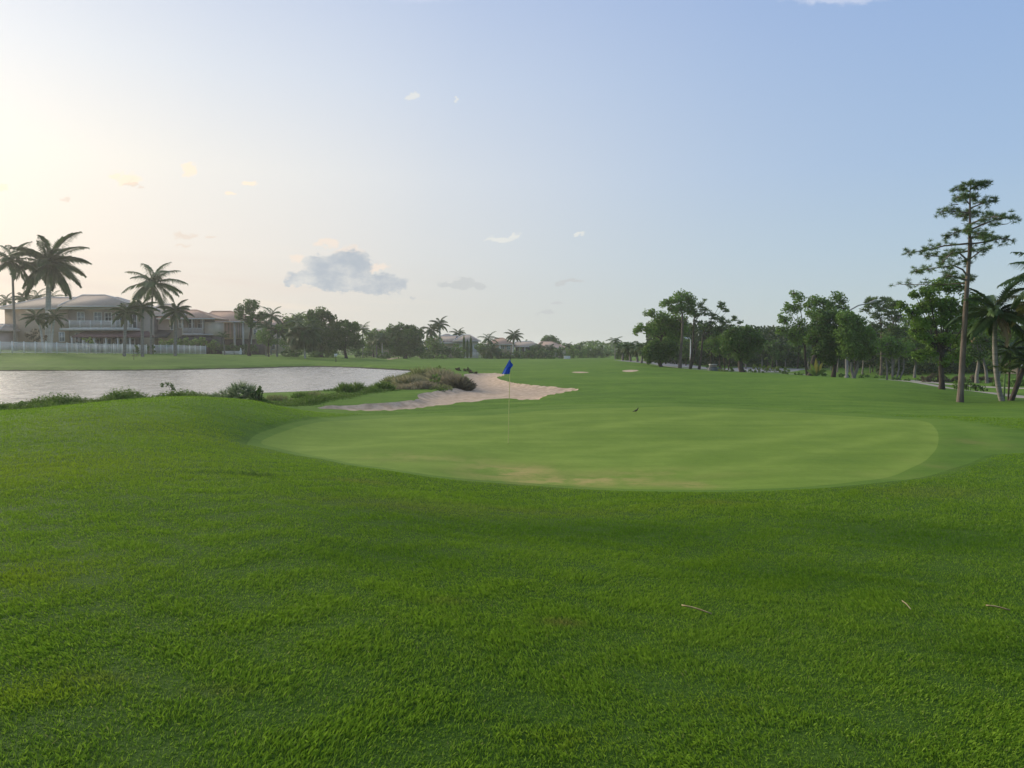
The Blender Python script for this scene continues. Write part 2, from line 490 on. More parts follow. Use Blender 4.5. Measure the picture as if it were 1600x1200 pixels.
th = np.concatenate([np.linspace(-math.pi, -.85, 40, endpoint=False), np.linspace(-.85, -.66, 8, endpoint=False), np.linspace(-.66, .66, 200), np.linspace(.66, .85, 9)[1:], np.linspace(.85, math.pi, 41)[1:]])
rr = np.geomspace(1.2, 1600, 230)
TT, RR = np.meshgrid(th, np.log(rr))
jit = rng.uniform(-.3, .3, (2,) + TT.shape)
TT2 = TT.copy(); inner = (np.abs(TT) < .6)
TT2[inner] += jit[0][inner] * .0066
RR2 = RR.copy(); RR2[5:-5] += (jit[1] * .031)[5:-5]
grid = np.stack([TT2.ravel(), RR2.ravel()], 1)


def to_tr(poly):
    poly = np.asarray(poly); return np.stack([np.arctan2(poly[:, 0], poly[:, 1]), np.log(np.hypot(poly[:, 0], poly[:, 1]))], 1)


def densify(poly, step):
    out = []
    for i in range(len(poly)):
        a, b = poly[i], poly[(i + 1) % len(poly)]; k = max(1, int(np.ceil(np.linalg.norm(b - a) / step)))
        for j in range(k): out.append(a + (b - a) * j / k)
    return np.array(out)


verts, edges = [], []
keep = np.ones(len(grid), bool)
for nm, poly in regions:
    q = densify(to_tr(poly), .012)
    i0 = len(verts)
    verts += [Vector((float(a), float(b))) for a, b in q]
    edges += [(i0 + i, i0 + (i + 1) % len(q)) for i in range(len(q))]
    keep &= seg_dist(grid[:, 0], grid[:, 1], q) > .0045
verts += [Vector((float(a), float(b))) for a, b in grid[keep]]
vo, eo, fo, _, _, _ = geometry.delaunay_2d_cdt(verts, edges, [], 0, 1e-6, False)
vo = np.array([(v.x, v.y) for v in vo])
fo = np.array([f for f in fo if len(f) == 3], int)
r_ = np.exp(vo[:, 1])
VX, VY = np.sin(vo[:, 0]) * r_, np.cos(vo[:, 0]) * r_
VZ = H(VX, VY)
cx, cy = VX[fo].mean(1), VY[fo].mean(1)
ar = (VX[fo[:, 1]] - VX[fo[:, 0]]) * (VY[fo[:, 2]] - VY[fo[:, 0]]) - (VX[fo[:, 2]] - VX[fo[:, 0]]) * (VY[fo[:, 1]] - VY[fo[:, 0]])
fo[ar < 0] = fo[ar < 0][:, ::-1]
label = np.zeros(len(fo), int)
for k in range(len(regions) - 1, -1, -1):
    label[inside(cx, cy, regions[k][1])] = k + 1


def np_mesh(name, V, F, material, attrs=None, smooth=False, parent=None, link=True):
    V = np.asarray(V, np.float32); F = np.asarray(F, np.int32); k = F.shape[1]
    me = bpy.data.meshes.new(name)
    me.vertices.add(len(V)); me.vertices.foreach_set('co', V.ravel())
    me.loops.add(F.size); me.loops.foreach_set('vertex_index', F.ravel())
    me.polygons.add(len(F)); me.polygons.foreach_set('loop_start', np.arange(0, F.size, k, dtype=np.int32))
    me.polygons.foreach_set('loop_total', np.full(len(F), k, np.int32))
    if smooth: me.polygons.foreach_set('use_smooth', np.ones(len(F), bool))
    me.update(calc_edges=True)
    for an, av in (attrs or {}).items():
        at = me.attributes.new(an, 'FLOAT', 'POINT'); at.data.foreach_set('value', np.asarray(av, np.float32))
    if material: me.materials.append(material)
    if not link: return me
    o = bpy.data.objects.new(name, me); C.objects.link(o)
    if parent: o.parent = parent
    return o


def tag(o, label=None, cat=None, group=None, kind=None):
    if label: o['label'] = label
    if cat: o['category'] = cat
    if group: o['group'] = group
    if kind: o['kind'] = kind
    return o


def gauss(x, y, spots):
    g = np.zeros(x.shape)
    for px, py, sx, sy, a in spots:
        c = ground_hit(px, py)[0]
        s1 = sx / FPX * c[1]; s2 = sy / FPX * c[1] * c[1] / 2.4
        g = np.maximum(g, a * np.exp(-((x - c[0]) / s1) ** 2 - ((y - c[1]) / s2) ** 2))
    return g


BACKLIT_YEL = [(60, 730, 260, 60, .6), (250, 665, 220, 25, .6), (40, 900, 160, 60, .5), (60, 1080, 130, 60, .5), (900, 1160, 90, 30, .35), (1120, 1100, 60, 30, .25), (1100, 790, 120, 8, .3)]  # yellower turf; the left patches put warm backlight into the blade colour
SHADE_DRK = [(900, 830, 420, 45, .6), (1450, 840, 260, 50, .65), (1250, 900, 260, 50, .45), (620, 870, 200, 40, .4), (1560, 1020, 120, 60, .35)]  # dark band: shading of the slope put into the blade colour
DRY = [(800, 735, 75, 12, .9), (900, 748, 120, 9, .95), (1010, 752, 60, 6, .6), (1080, 755, 40, 5, .8), (740, 722, 60, 9, .45), (650, 712, 80, 8, .35), (1000, 738, 130, 8, .35), (1400, 740, 45, 6, .3), (1450, 722, 20, 8, .45),
       (1530, 690, 45, 6, .5), (880, 975, 30, 10, .9), (700, 940, 30, 10, .35), (620, 790, 160, 16, .35), (820, 800, 190, 12, .3), (560, 752, 50, 6, .5), (340, 1080, 60, 14, .35), (1120, 785, 50, 5, .4), (1450, 770, 80, 14, .35), (170, 1060, 70, 15, .3)]
dryv = gauss(VX, VY, DRY)
# the overlapping rounds of the mower on the green, drawn as long pale passes
mow = np.zeros(len(VX))
for pts, hw in [([(1455, 655), (1463, 680), (1455, 702), (1425, 722), (1370, 738)], .35), ([(1500, 660), (1545, 678), (1560, 690), (1540, 697)], .3), ([(900, 668), (1000, 657), (1130, 645)], .35), ([(1000, 712), (1150, 692), (1300, 668), (1400, 655)], .4),
                ([(480, 700), (700, 690), (850, 676), (1000, 660)], .3), ([(560, 690), (760, 668), (900, 655)], .3), ([(1100, 735), (1300, 700), (1440, 670)], .3), ([(640, 725), (900, 705), (1060, 690)], .3)]:
    q = ground_hit([p[0] for p in pts], [p[1] for p in pts])
    mow = np.maximum(mow, np.exp(-(seg_dist(VX, VY, q, False) / hw) ** 2))
# soil and old stems show between the blades where blades stand
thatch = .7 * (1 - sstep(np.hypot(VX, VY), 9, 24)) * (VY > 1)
shore_a = 1 - sstep(seg_dist(VX, VY, lake), 1.5, 3.5)
names = ['ground'] + [n for n, _ in regions]
matof = {'ground': M_rough, 'putting_green': M_green, 'green_collar': M_collar, 'sand_bunker': M_sand, 'distant_bunker': M_sand, 'cart_path': M_path, 'road': M_road}
for k, nm in enumerate(names):
    f = fo[label == k]
    if not len(f): continue
    u, inv = np.unique(f, return_inverse=True)
    o = np_mesh(nm, np.stack([VX[u], VY[u], VZ[u]], 1), inv.reshape(f.shape), matof[nm], {'dry': dryv[u], 'mow': mow[u], 'thatch': thatch[u] if nm == 'ground' else 0 * mow[u], 'shore': shore_a[u]}, smooth=True)
    tag(o, kind='structure')

# ------------------------------------------------------------------ lake water
wm = bpy.data.materials.new('lake_water'); wm.use_nodes = True
t = NT(wm.node_tree); b = wm.node_tree.nodes['Principled BSDF']
b.inputs['Base Color'].default_value = (.36, .31, .25, 1)
b.inputs['Roughness'].default_value = .10
b.inputs['IOR'].default_value = 1.5
b.inputs['Specular IOR Level'].default_value = 1.0
v = t.n('ShaderNodeTexCoord').outputs['Object']
mp = t.n('ShaderNodeMapping'); t.put(mp.inputs[0], v); mp.inputs['Scale'].default_value = (1.0, .55, 1)
h = t.m('ADD', t.noise(mp.outputs[0], 1.6, 4, .6, .4), t.m('MULTIPLY', t.noise(mp.outputs[0], 6.5, 3, .6), .3))
bn = t.n('ShaderNodeBump'); bn.inputs['Strength'].default_value = 1.0; bn.inputs['Distance'].default_value = .11
t.put(bn.inputs['Height'], h); t.put(b.inputs['Normal'], bn.outputs[0])
t.put(b.inputs['Roughness'], t.m('MULTIPLY_ADD', t.step(t.noise(mp.outputs[0], .9, 6, .75), .35, .65), .14, .17))
lx0, ly0 = lake.min(0) - 3; lx1, ly1 = lake.max(0) + 3
NX, NY = 110, 100
gx, gy = np.meshgrid(np.linspace(lx0, lx1, NX), np.linspace(ly0, ly1, NY))
# only where the lake is: drop cells well away from the shoreline polygon
idx = np.arange(NX * NY).reshape(NY, NX)
F = np.stack([idx[:-1, :-1].ravel(), idx[:-1, 1:].ravel(), idx[1:, 1:].ravel(), idx[1:, :-1].ravel()], 1)
fx_, fy_ = gx.ravel()[F].mean(1), gy.ravel()[F].mean(1)
F = F[inside(fx_, fy_, lake) | (seg_dist(fx_, fy_, lake) < 3)]
o = np_mesh('lake_water', np.stack([gx.ravel(), gy.ravel(), np.full(NX * NY, WATER)], 1), F, wm)
tag(o, kind='structure')

# ------------------------------------------------------------------ small mesh collectors
class MB:
    """collects quads/tris of one object; every face padded to quads or split to triangles"""
    def __init__(s): s.V = []; s.T = []; s.R = []; s.n = 0

    def add(s, V, F, r=0.0):
        V = np.asarray(V, float); F = np.asarray(F, int)
        if F.shape[1] == 4: F = np.concatenate([F[:, [0, 1, 2]], F[:, [0, 2, 3]]])
        s.V.append(V); s.T.append(F + s.n); s.n += len(V)
        s.R.append(np.broadcast_to(np.asarray(r, float), (len(V),)).copy())
        return s

    def box(s, x0, x1, y0, y1, z0, z1):
        V = [(x, y, z) for z in (z0, z1) for y in (y0, y1) for x in (x0, x1)]
        return s.add(V, [(0, 2, 3, 1), (4, 5, 7, 6), (0, 1, 5, 4), (2, 6, 7, 3), (0, 4, 6, 2), (1, 3, 7, 5)])

    def tube(s, pts, rad, k=7, r=0.0, cap=True):
        pts = [Vector(p) for p in pts]; n = len(pts)
        rad = [rad] * n if np.isscalar(rad) else list(rad)
        V = []; up = Vector((0, 1, .01))
        for i in range(n):
            d = (pts[min(i + 1, n - 1)] - pts[max(i - 1, 0)]).normalized()
            a = d.cross(up)
            if a.length < 1e-3: a = d.cross(Vector((1, 0, 0)))
            a.normalize(); b_ = d.cross(a)
            for j in range(k):
                an = 2 * math.pi * j / k
                V.append(pts[i] + (a * math.cos(an) + b_ * math.sin(an)) * rad[i])
        F = [(i * k + j, i * k + (j + 1) % k, (i + 1) * k + (j + 1) % k, (i + 1) * k + j) for i in range(n - 1) for j in range(k)]
        s.add(V, F, r)
        if cap:
            c = len(V); e = n - 1
            s.add([V[e * k + j] for j in range(k)] + [pts[e]], [(j, (j + 1) % k, k) for j in range(k)], r)
        return s

    def build(s, name, material, parent=None, smooth=False, link=True):
        return np_mesh(name, np.concatenate(s.V), np.concatenate(s.T), material, {'rnd': np.concatenate(s.R)}, smooth=smooth, parent=parent, link=link)


def empty(name, loc, label, cat, group=None, rz=0.0):
    o = bpy.data.objects.new(name, None); C.objects.link(o); o.location = loc; o.rotation_euler = (0, 0, rz); o.empty_display_size = .3
    return tag(o, label, cat, group)


def unit(n):
    v = rng.normal(size=(n, 3)); return v / np.linalg.norm(v, axis=1, keepdims=True)


def leaf_quads(cen, size, flat=.35, out=None):
    """one folded diamond leaf (or small spray of leaves) at each centre"""
    n = len(cen); a = unit(n); a[:, 2] *= flat + .3
    if out is not None: a = a + out * .6
    a /= np.linalg.norm(a, axis=1, keepdims=True)
    b_ = np.cross(a, unit(n)); b_ /= np.linalg.norm(b_, axis=1, keepdims=True) + 1e-9
    L = (size * rng.uniform(.6, 1.35, n))[:, None]
    V = np.stack([cen - a * L * .5, cen + b_ * L * .32, cen + a * L * .5, cen - b_ * L * .32], 1).reshape(-1, 3)
    F = np.arange(4 * n).reshape(n, 4)
    return V, F, np.repeat(rng.random(n), 4)


def spikes(base, d, L, wd, droop=0.0, segs=2):
    """narrow blades: base points, directions, lengths, widths"""
    n = len(base); d = d / np.linalg.norm(d, axis=1, keepdims=True)
    side = np.cross(d, unit(n)); side /= np.linalg.norm(side, axis=1, keepdims=True) + 1e-9
    L = np.broadcast_to(L, (n,))[:, None]; wd = np.broadcast_to(wd, (n,))[:, None]
    mid = base + d * L * .55; tip = base + d * L; tip[:, 2] -= (L[:, 0] * droop)
    V = np.stack([base - side * wd * .5, base + side * wd * .5, mid + side * wd * .5, tip], 1).reshape(-1, 3)
    F = np.arange(4 * n).reshape(n, 4)
    return V, F, np.repeat(rng.random(n), 4)


# leaf and bark materials
L_dark = mat('leaf_dark', (0.040, 0.077, 0.018), (0.156, 0.271, 0.055), scale=.5, rough=.6, transl=.3, rnd_attr=True, spec=.25)
L_mid = mat('leaf_mid', (0.060, 0.114, 0.022), (0.242, 0.390, 0.072), scale=.5, rough=.6, transl=.35, rnd_attr=True, spec=.25)
L_deep = mat('leaf_deep_green', (.028, .050, .016), (.060, .098, .028), scale=.5, rough=.6, transl=.3, rnd_attr=True, spec=.2)  # deep green species colour of the thin woodland trees and undergrowth
L_lite = mat('leaf_light', (0.102, 0.163, 0.028), (0.204, 0.269, 0.050), scale=.5, rough=.6, transl=.4, rnd_attr=True, spec=.25)
L_pine = mat('needles', (0.042, 0.080, 0.026), (0.195, 0.289, 0.086), scale=.6, rough=.65, transl=.25, rnd_attr=True, spec=.2)
L_palm = mat('palm_leaf', (0.045, 0.090, 0.025), (0.105, 0.171, 0.042), scale=.8, rough=.5, transl=.3, rnd_attr=True, spec=.35)
L_palmy = mat('palm_leaf_yellow', (.20, .19, .04), (.30, .27, .06), scale=.8, rough=.5, transl=.4, rnd_attr=True)
L_palml = mat('palm_leaf_bright', (.10, .16, .035), (.19, .25, .06), scale=.8, rough=.5, transl=.4, rnd_attr=True)
L_dry = mat('dead_frond', (.20, .14, .08), (.30, .22, .13), scale=1, rough=.85, transl=.2, rnd_attr=True)
L_saw = mat('palmetto_leaf', (.15, .20, .10), (.28, .34, .17), scale=1, rough=.5, transl=.25, rnd_attr=True, spec=.35)
L_weed = mat('weed_leaf', (0.072, 0.143, 0.024), (0.156, 0.234, 0.042), scale=1, rough=.7, transl=.35, rnd_attr=True)
L_tan = mat('tan_grass', (.24, .23, .12), (.40, .36, .21), scale=1, rough=.85, transl=.3, rnd_attr=True)
L_olive = mat('olive_grass', (0.156, 0.188, 0.066), (0.300, 0.300, 0.132), scale=1, rough=.85, transl=.3, rnd_attr=True)
L_pink = mat('pink_brown_grass', (.23, .205, .12), (.37, .31, .20), scale=1, rough=.85, transl=.3, rnd_attr=True)
L_reddish = mat('leaf_brownish', (.10, .085, .055), (.17, .15, .085), scale=.6, rough=.7, transl=.3, rnd_attr=True)
B_pine = mat('pine_bark', (.19, .15, .12), (.10, .078, .062), scale=3, stretch=(1, 1, .35), rough=.95, bump=.9, bscale=9)
B_dark = mat('dark_bark', (.085, .065, .05), (.045, .036, .03), scale=3, stretch=(1, 1, .4), rough=.95, bump=.6, bscale=8)
B_grey = mat('grey_bark', (.25, .22, .19), (.15, .135, .12), scale=3, stretch=(1, 1, .5), rough=.95, bump=.5, bscale=8)
B_palm = mat('palm_trunk', (.27, .25, .22), (.17, .155, .135), scale=1.5, stretch=(.3, .3, 5), rough=.9, bump=.5, bscale=4)
B_white = mat('pale_palm_trunk', (.50, .48, .45), (.36, .345, .32), scale=1.5, stretch=(.3, .3, 4), rough=.9, bump=.3, bscale=4)
B_shaft = mat('crownshaft', (.10, .17, .05), (.15, .22, .08), scale=2, rough=.5)


def gpt(px, Y):
    x = (px - 800) / FPX * Y
    # x at depth Y along the sight column
    return Vector((x, Y, hz(x, Y)))


# ------------------------------------------------------------------ broad-leaved trees and pines
def make_tree(name, label, cat, Y, base_px, lobes, leafm, barkm=None, trunk_w=5, fork=None, lean=0, group=None, dens=1.0, leaf_px=2.6, style='leaf', deep=1.0, extra_trunks=(), solid=False):
    s = Y / FPX
    g = gpt(base_px, Y)
    root = empty(name, g, label, cat, group)
    cz = [EYE + 0 for _ in lobes]
    L = []
    for lb in lobes:
        px, py, rx, ry = lb[:4]; dy = lb[4] if len(lb) > 4 else rnd.uniform(-.5, .5) * 14
        c = P(px, py, Y); c = Vector((c.x, Y + dy * s * deep, c.z)) - g
        L.append((c, rx * s, max(rx, 6) * s * deep, ry * s))
    cr = MB(); tr = MB()
    xs = np.mean([c.x for c, *_ in L]); top = max(c.z for c, *_ in L); low = min(c.z - rz for c, _, _, rz in L)
    fk = fork if fork is not None else None
    fp = (P(*fk, Y) - g) if fk else Vector((xs * .35, 0, low + (top - low) * .35))
    if barkm:
        r0 = trunk_w * s / 2
        n = 6; pts = []
        for i in range(n + 1):
            q = i / n; pts.append(Vector((fp.x * q ** 1.2 + math.sin(q * 5 + g.x) * r0 * .5, fp.y * q + math.cos(q * 4 + g.x) * r0 * .4, -.15 + (fp.z + .15) * q)))
        tr.tube(pts, [r0 * (1.35 if i == 0 else 1.0 - .35 * i / n) for i in range(n + 1)], 8)
        for c, rx, ry, rz in L:
            st = pts[-1] if rnd.random() < .6 else pts[-2]
            mid = st.lerp(c, .5) + Vector((rnd.uniform(-1, 1) * rx * .3, rnd.uniform(-1, 1) * rx * .3, rz * .2))
            tr.tube([st, mid, c], [r0 * .30, r0 * .18, r0 * .08], 5)
        for px1, px2, py2 in extra_trunks:
            e = P(px2, py2, Y) - g; gb = gpt(px1, Y) - g
            tr.tube([Vector((gb.x, rnd.uniform(-.4, .4), gb.z - .15)), gb.lerp(e, .5) + Vector((rnd.uniform(-.2, .2), 0, 0)), e], [r0 * .9, r0 * .7, r0 * .5], 7)
    for c, rx, ry, rz in L:
        area = math.pi * (rx / s) * (rz / s)
        nl = max(25, int(dens * area * 3.4 / (leaf_px ** 2 * .45) * (1.5 if solid else 1)))
        ncl = max(6, int(area / 17))
        u = unit(ncl); rad = rng.uniform(.35, 1, ncl) ** .6
        cc = u * rad[:, None] * np.array([rx, ry, rz]) * .86 + np.array(c)
        crad = .33 * (rx * ry * rz) ** (1 / 3) * rng.uniform(.6, 1.3, ncl) + 1.5 * s
        if style == 'pine':
            crad *= .8
        if tr.n:
            for q in range(0, min(ncl, 9)):
                tr.tube([c, Vector(cc[q])], [.035 + r0 * .08, .015], 4, cap=False)
        k = rng.integers(0, ncl, nl)
        d = unit(nl)
        if style == 'pine':
            d[:, 2] = d[:, 2] * .6 + .2
            pos = cc[k] + d * (crad[k] * rng.uniform(.1, .6, nl))[:, None] * np.array([1.15, 1.15, .7])
            V, F, r = spikes(pos, d + np.array([0, 0, .25]), crad[k] * rng.uniform(.35, .8, nl) + 1.6 * s, 1.15 * s * np.ones(nl))
        else:
            pos = cc[k] + d * (crad[k] * rng.uniform(.45, 1.0, nl) ** .5)[:, None]
            V, F, r = leaf_quads(pos, leaf_px * s * 1.25, out=d * .5)
        tone = rng.random(ncl)
        r = .55 * np.repeat(tone[k], 4) + .45 * r
        cr.add(V, F, r)
    cr.build('crown', leafm, root)
    if tr.n: tr.build('trunk', barkm, root, smooth=True)
    return root


def bush(name, label, cat, Y, lobes, leafm, group=None, dens=1.0, leaf_px=2.4, ground=True):
    """a shrub or hedge: one mesh of leaves on short stems, standing on the land"""
    s = Y / FPX
    g = gpt(np.mean([l[0] for l in lobes]), Y)
    cr = MB()
    for lb in lobes:
        px, py, rx, ry = lb[:4]
        c = P(px, py, Y); c = np.array([c.x, Y + rnd.uniform(-.4, .4) * rx * s, c.z]) - np.array(g)
        area = math.pi * rx * ry; nl = max(30, int(dens * area * 1.7 / (leaf_px ** 2 * .45))); ncl = max(6, int(area / 22))
        cc = unit(ncl) * (rng.uniform(.3, 1, ncl) ** .5)[:, None] * np.array([rx, max(rx * .6, 5), ry]) * s * .85 + c
        k = rng.integers(0, ncl, nl); d = unit(nl)
        pos = cc[k] + d * rng.uniform(.3, 1, nl)[:, None] * (1.6 + ry * .22) * s
        cr.add(*leaf_quads(pos, leaf_px * s * 1.25, out=d * .4))
        for q in range(6):
            cr.tube([(c[0] + rnd.uniform(-.4, .4) * rx * s, c[1], min(0, c[2] - ry * s) - .1), tuple(cc[q])], [.03, .012], 4, cap=False)
    o = cr.build(name, leafm); o.location = g
    return tag(o, label, cat, group)


# ------------------------------------------------------------------ palms
def frond_mesh(name, kind, a0, bend, material, n=22, lw=.055, ll=.30, droopl=.4, planes=1):
    """unit-length frond leaving the crown along +X with start elevation a0 and total bend"""
    mb = MB(); N = 12; pos = [Vector((0, 0, 0))]; ang = []
    for i in range(N):
        a = a0 - bend * ((i + .5) / N) ** 1.3; ang.append(a)
        pos.append(pos[-1] + Vector((math.cos(a), 0, math.sin(a))) / N)
    mb.tube(pos, [.014 * (1 - .8 * i / N) + .002 for i in range(N + 1)], 4, r=.9)
    base, dirs, Ls, rr_ = [], [], [], []
    for i in range(n):
        t_ = .12 + .88 * (i + .5) / n; f = t_ * N; k = min(int(f), N - 1); p = pos[k].lerp(pos[k + 1], f - k); a = ang[k]
        fw = Vector((math.cos(a), 0, math.sin(a))); upv = Vector((-math.sin(a), 0, math.cos(a)))
        prof = math.sin(math.pi * min(1, .16 + .86 * t_)) ** .6 if t_ < .97 else .35
        for sd in (-1, 1):
            for pl in range(planes):
                el_ = (.25 if planes == 1 else (-.5 + 1.0 * pl)) + rnd.uniform(-.15, .15)
                d = (Vector((0, sd, 0)) * math.cos(el_) + upv * math.sin(el_)) * (1 - .35 * t_) + fw * (.45 + .5 * t_)
                base.append(p); dirs.append(d + Vector((0, 0, -droopl * .35))); Ls.append(ll * max(prof, .25) * rnd.uniform(.85, 1.1))
    base = np.array([tuple(b_) for b_ in base]); dirs = np.array([tuple(d) for d in dirs])
    dirs /= np.linalg.norm(dirs, axis=1, keepdims=True)
    Ls = np.array(Ls)[:, None]; m_ = len(base)
    side = np.cross(dirs, np.tile([0, 0, 1.0], (m_, 1))); side /= np.linalg.norm(side, axis=1, keepdims=True) + 1e-9
    midp = base + dirs * Ls * .5; tip = base + dirs * Ls; tip[:, 2] -= Ls[:, 0] * droopl
    w2 = lw / 2
    V = np.stack([base - side * w2 * .5, base + side * w2 * .5, midp + side * w2, midp - side * w2, tip], 1).reshape(-1, 3)
    i5 = np.arange(m_)[:, None] * 5
    mb.add(V, np.concatenate([i5 + [0, 1, 2], i5 + [0, 2, 3], i5 + [3, 2, 4]]), np.repeat(rng.random(m_), 5))
    return mb.build(name, material, link=False)


FR = {}
for key, matl in (('coco', L_palm), ('royal', L_palm), ('yellow', L_palmy), ('bright', L_palml), ('dry', L_dry), ('sabal', L_palm)):
    lst = []
    for a0 in (78, 58, 38, 18, -5, -35):
        if key == 'royal': v_ = frond_mesh('frond', key, math.radians(a0), math.radians(52 + .08 * a0), matl, 26, .06, .20, .25, planes=2)
        elif key == 'sabal': v_ = frond_mesh('frond', key, math.radians(a0), math.radians(55), matl, 14, .07, .42, .35, planes=2)
        elif key == 'dry': v_ = frond_mesh('frond', key, math.radians(a0 - 30), math.radians(60), matl, 14, .05, .25, .5)
        else: v_ = frond_mesh('frond', key, math.radians(a0), math.radians(52 + .12 * a0), matl, 24, .045, .27, .55)
        lst.append((a0, v_))
    FR[key] = lst


def palm(label, Y, base_px, crown, R, kind='coco', n=18, trunk_w=4, group=None, lean=None, bark=None, name='palm_tree', lo=-35, hi=78, shaft=False, mid=None, key=None, dry=0, base_z=None):
    s = Y / FPX; g = gpt(base_px, Y)
    if base_z is not None: g.z = base_z
    root = empty(name, g, label, 'palm tree', group)
    c = P(crown[0], crown[1], Y) - g
    r0 = trunk_w * s / 2; mb = MB(); K_ = 7
    m1 = (P(mid[0], mid[1], Y) - g) if mid else Vector((c.x * .35, 0, c.z * .5))
    pts = []
    for i in range(K_ + 1):
        q = i / K_; a = Vector((0, 0, -.2)); pts.append((1 - q) ** 2 * a + 2 * q * (1 - q) * m1 + q * q * c)
    top = pts[-1]
    prof = [1.3 if i == 0 else 1 - .3 * i / K_ for i in range(K_ + 1)] if kind != 'royal' else [1.15, 1.1, 1.05, 1.05, 1.05, 1.0, .9, .75]
    mb.tube(pts, [r0 * p for p in prof], 8)
    mb.build('trunk', bark or B_palm, root, smooth=True)
    if shaft:
        sh = MB(); up = (pts[-1] - pts[-2]).normalized(); e = top + up * R * s * .22
        sh.tube([top - up * R * s * .05, top + up * R * s * .08, e], [r0 * .85, r0 * .9, r0 * .35], 7); sh.build('crown_shaft', B_shaft, root, smooth=True); top = top + up * R * s * .12
    fk = FR[key or kind]
    for i in range(n):
        t_ = (i + .5) / n
        want = hi + (lo - hi) * t_ ** .85
        a0, me = min(fk, key=lambda z: abs(z[0] - want + rnd.uniform(-8, 8)))
        f = bpy.data.objects.new('frond', me); C.objects.link(f); f.parent = root
        f.location = top + Vector((0, 0, rnd.uniform(-.04, .04)))
        f.rotation_euler = (rnd.uniform(-.25, .25), math.radians(a0 - want), i * 2.39996 + rnd.uniform(-.25, .25))
        sc_ = R * s * rnd.uniform(.88, 1.12)
        f.scale = (sc_, sc_, sc_)
    for i in range(dry):
        f = bpy.data.objects.new('frond', rnd.choice(FR['dry'])[1]); C.objects.link(f); f.parent = root; f['label'] = 'dead brown frond hanging down'
        f.location = top - Vector((0, 0, .05)); f.rotation_euler = (0, math.radians(rnd.uniform(35, 60)), rnd.uniform(0, 6.28)); sc_ = R * s * rnd.uniform(.6, .8); f.scale = (sc_,) * 3
    return root


# ================================================================== houses across the lake
M_tan = mat('stucco_tan', (0.446, 0.338, 0.231), (0.392, 0.300, 0.209), scale=.6, rough=.9)
M_taup = mat('stucco_taupe', (0.378, 0.305, 0.246), (0.336, 0.273, 0.222), scale=.6, rough=.9)
M_beige = mat('stucco_beige', (0.625, 0.528, 0.407), (0.550, 0.468, 0.363), scale=.6, rough=.9)
M_pinkw = mat('stucco_pink', (0.575, 0.425, 0.374), (0.525, 0.391, 0.341), scale=.6, rough=.9)
M_brown = mat('dark_wall', (.13, .11, .10), (.10, .085, .08), scale=.6, rough=.9)
M_white = mat('white_paint', (.80, .80, .78), (.72, .72, .70), scale=2, rough=.5)
M_slab = mat('balcony_slab', (.62, .60, .57), (.55, .53, .50), scale=2, rough=.7)
M_glass = mat('window_glass', (.05, .06, .065), (.08, .09, .095), scale=.4, rough=.08, spec=.9)
M_screen = mat('curtained_glass', (.30, .33, .34), (.24, .27, .28), scale=.8, rough=.15, spec=.7)
M_maroon = mat('maroon_awning', (.14, .07, .065), (.11, .055, .05), scale=1, rough=.8)
M_black = mat('black_awning', (.02, .022, .026), (.03, .032, .036), scale=1, rough=.8)
M_tile = mat('roof_tile_tan', (0.483, 0.385, 0.304), (0.380, 0.303, 0.242), scale=3.5, stretch=(1, 1, 3), rough=.85, bump=.6, bscale=7)
M_tile2 = mat('roof_tile_rose', (0.550, 0.356, 0.252), (0.438, 0.282, 0.200), scale=3.5, stretch=(1, 1, 3), rough=.85, bump=.6, bscale=7)
M_tile3 = mat('roof_tile_peach', (.58, .40, .30), (.48, .33, .25), scale=3.5, rough=.85, bump=.6, bscale=7)
M_solar = mat('solar_panel', (.012, .016, .04), (.02, .025, .055), scale=3, rough=.2, spec=.7)
M_int = mat('porch_shadow_wall', (.10, .085, .08), (.07, .06, .058), scale=1, rough=.95)  # wall coloured dark to stand for shade in porches and lower storeys


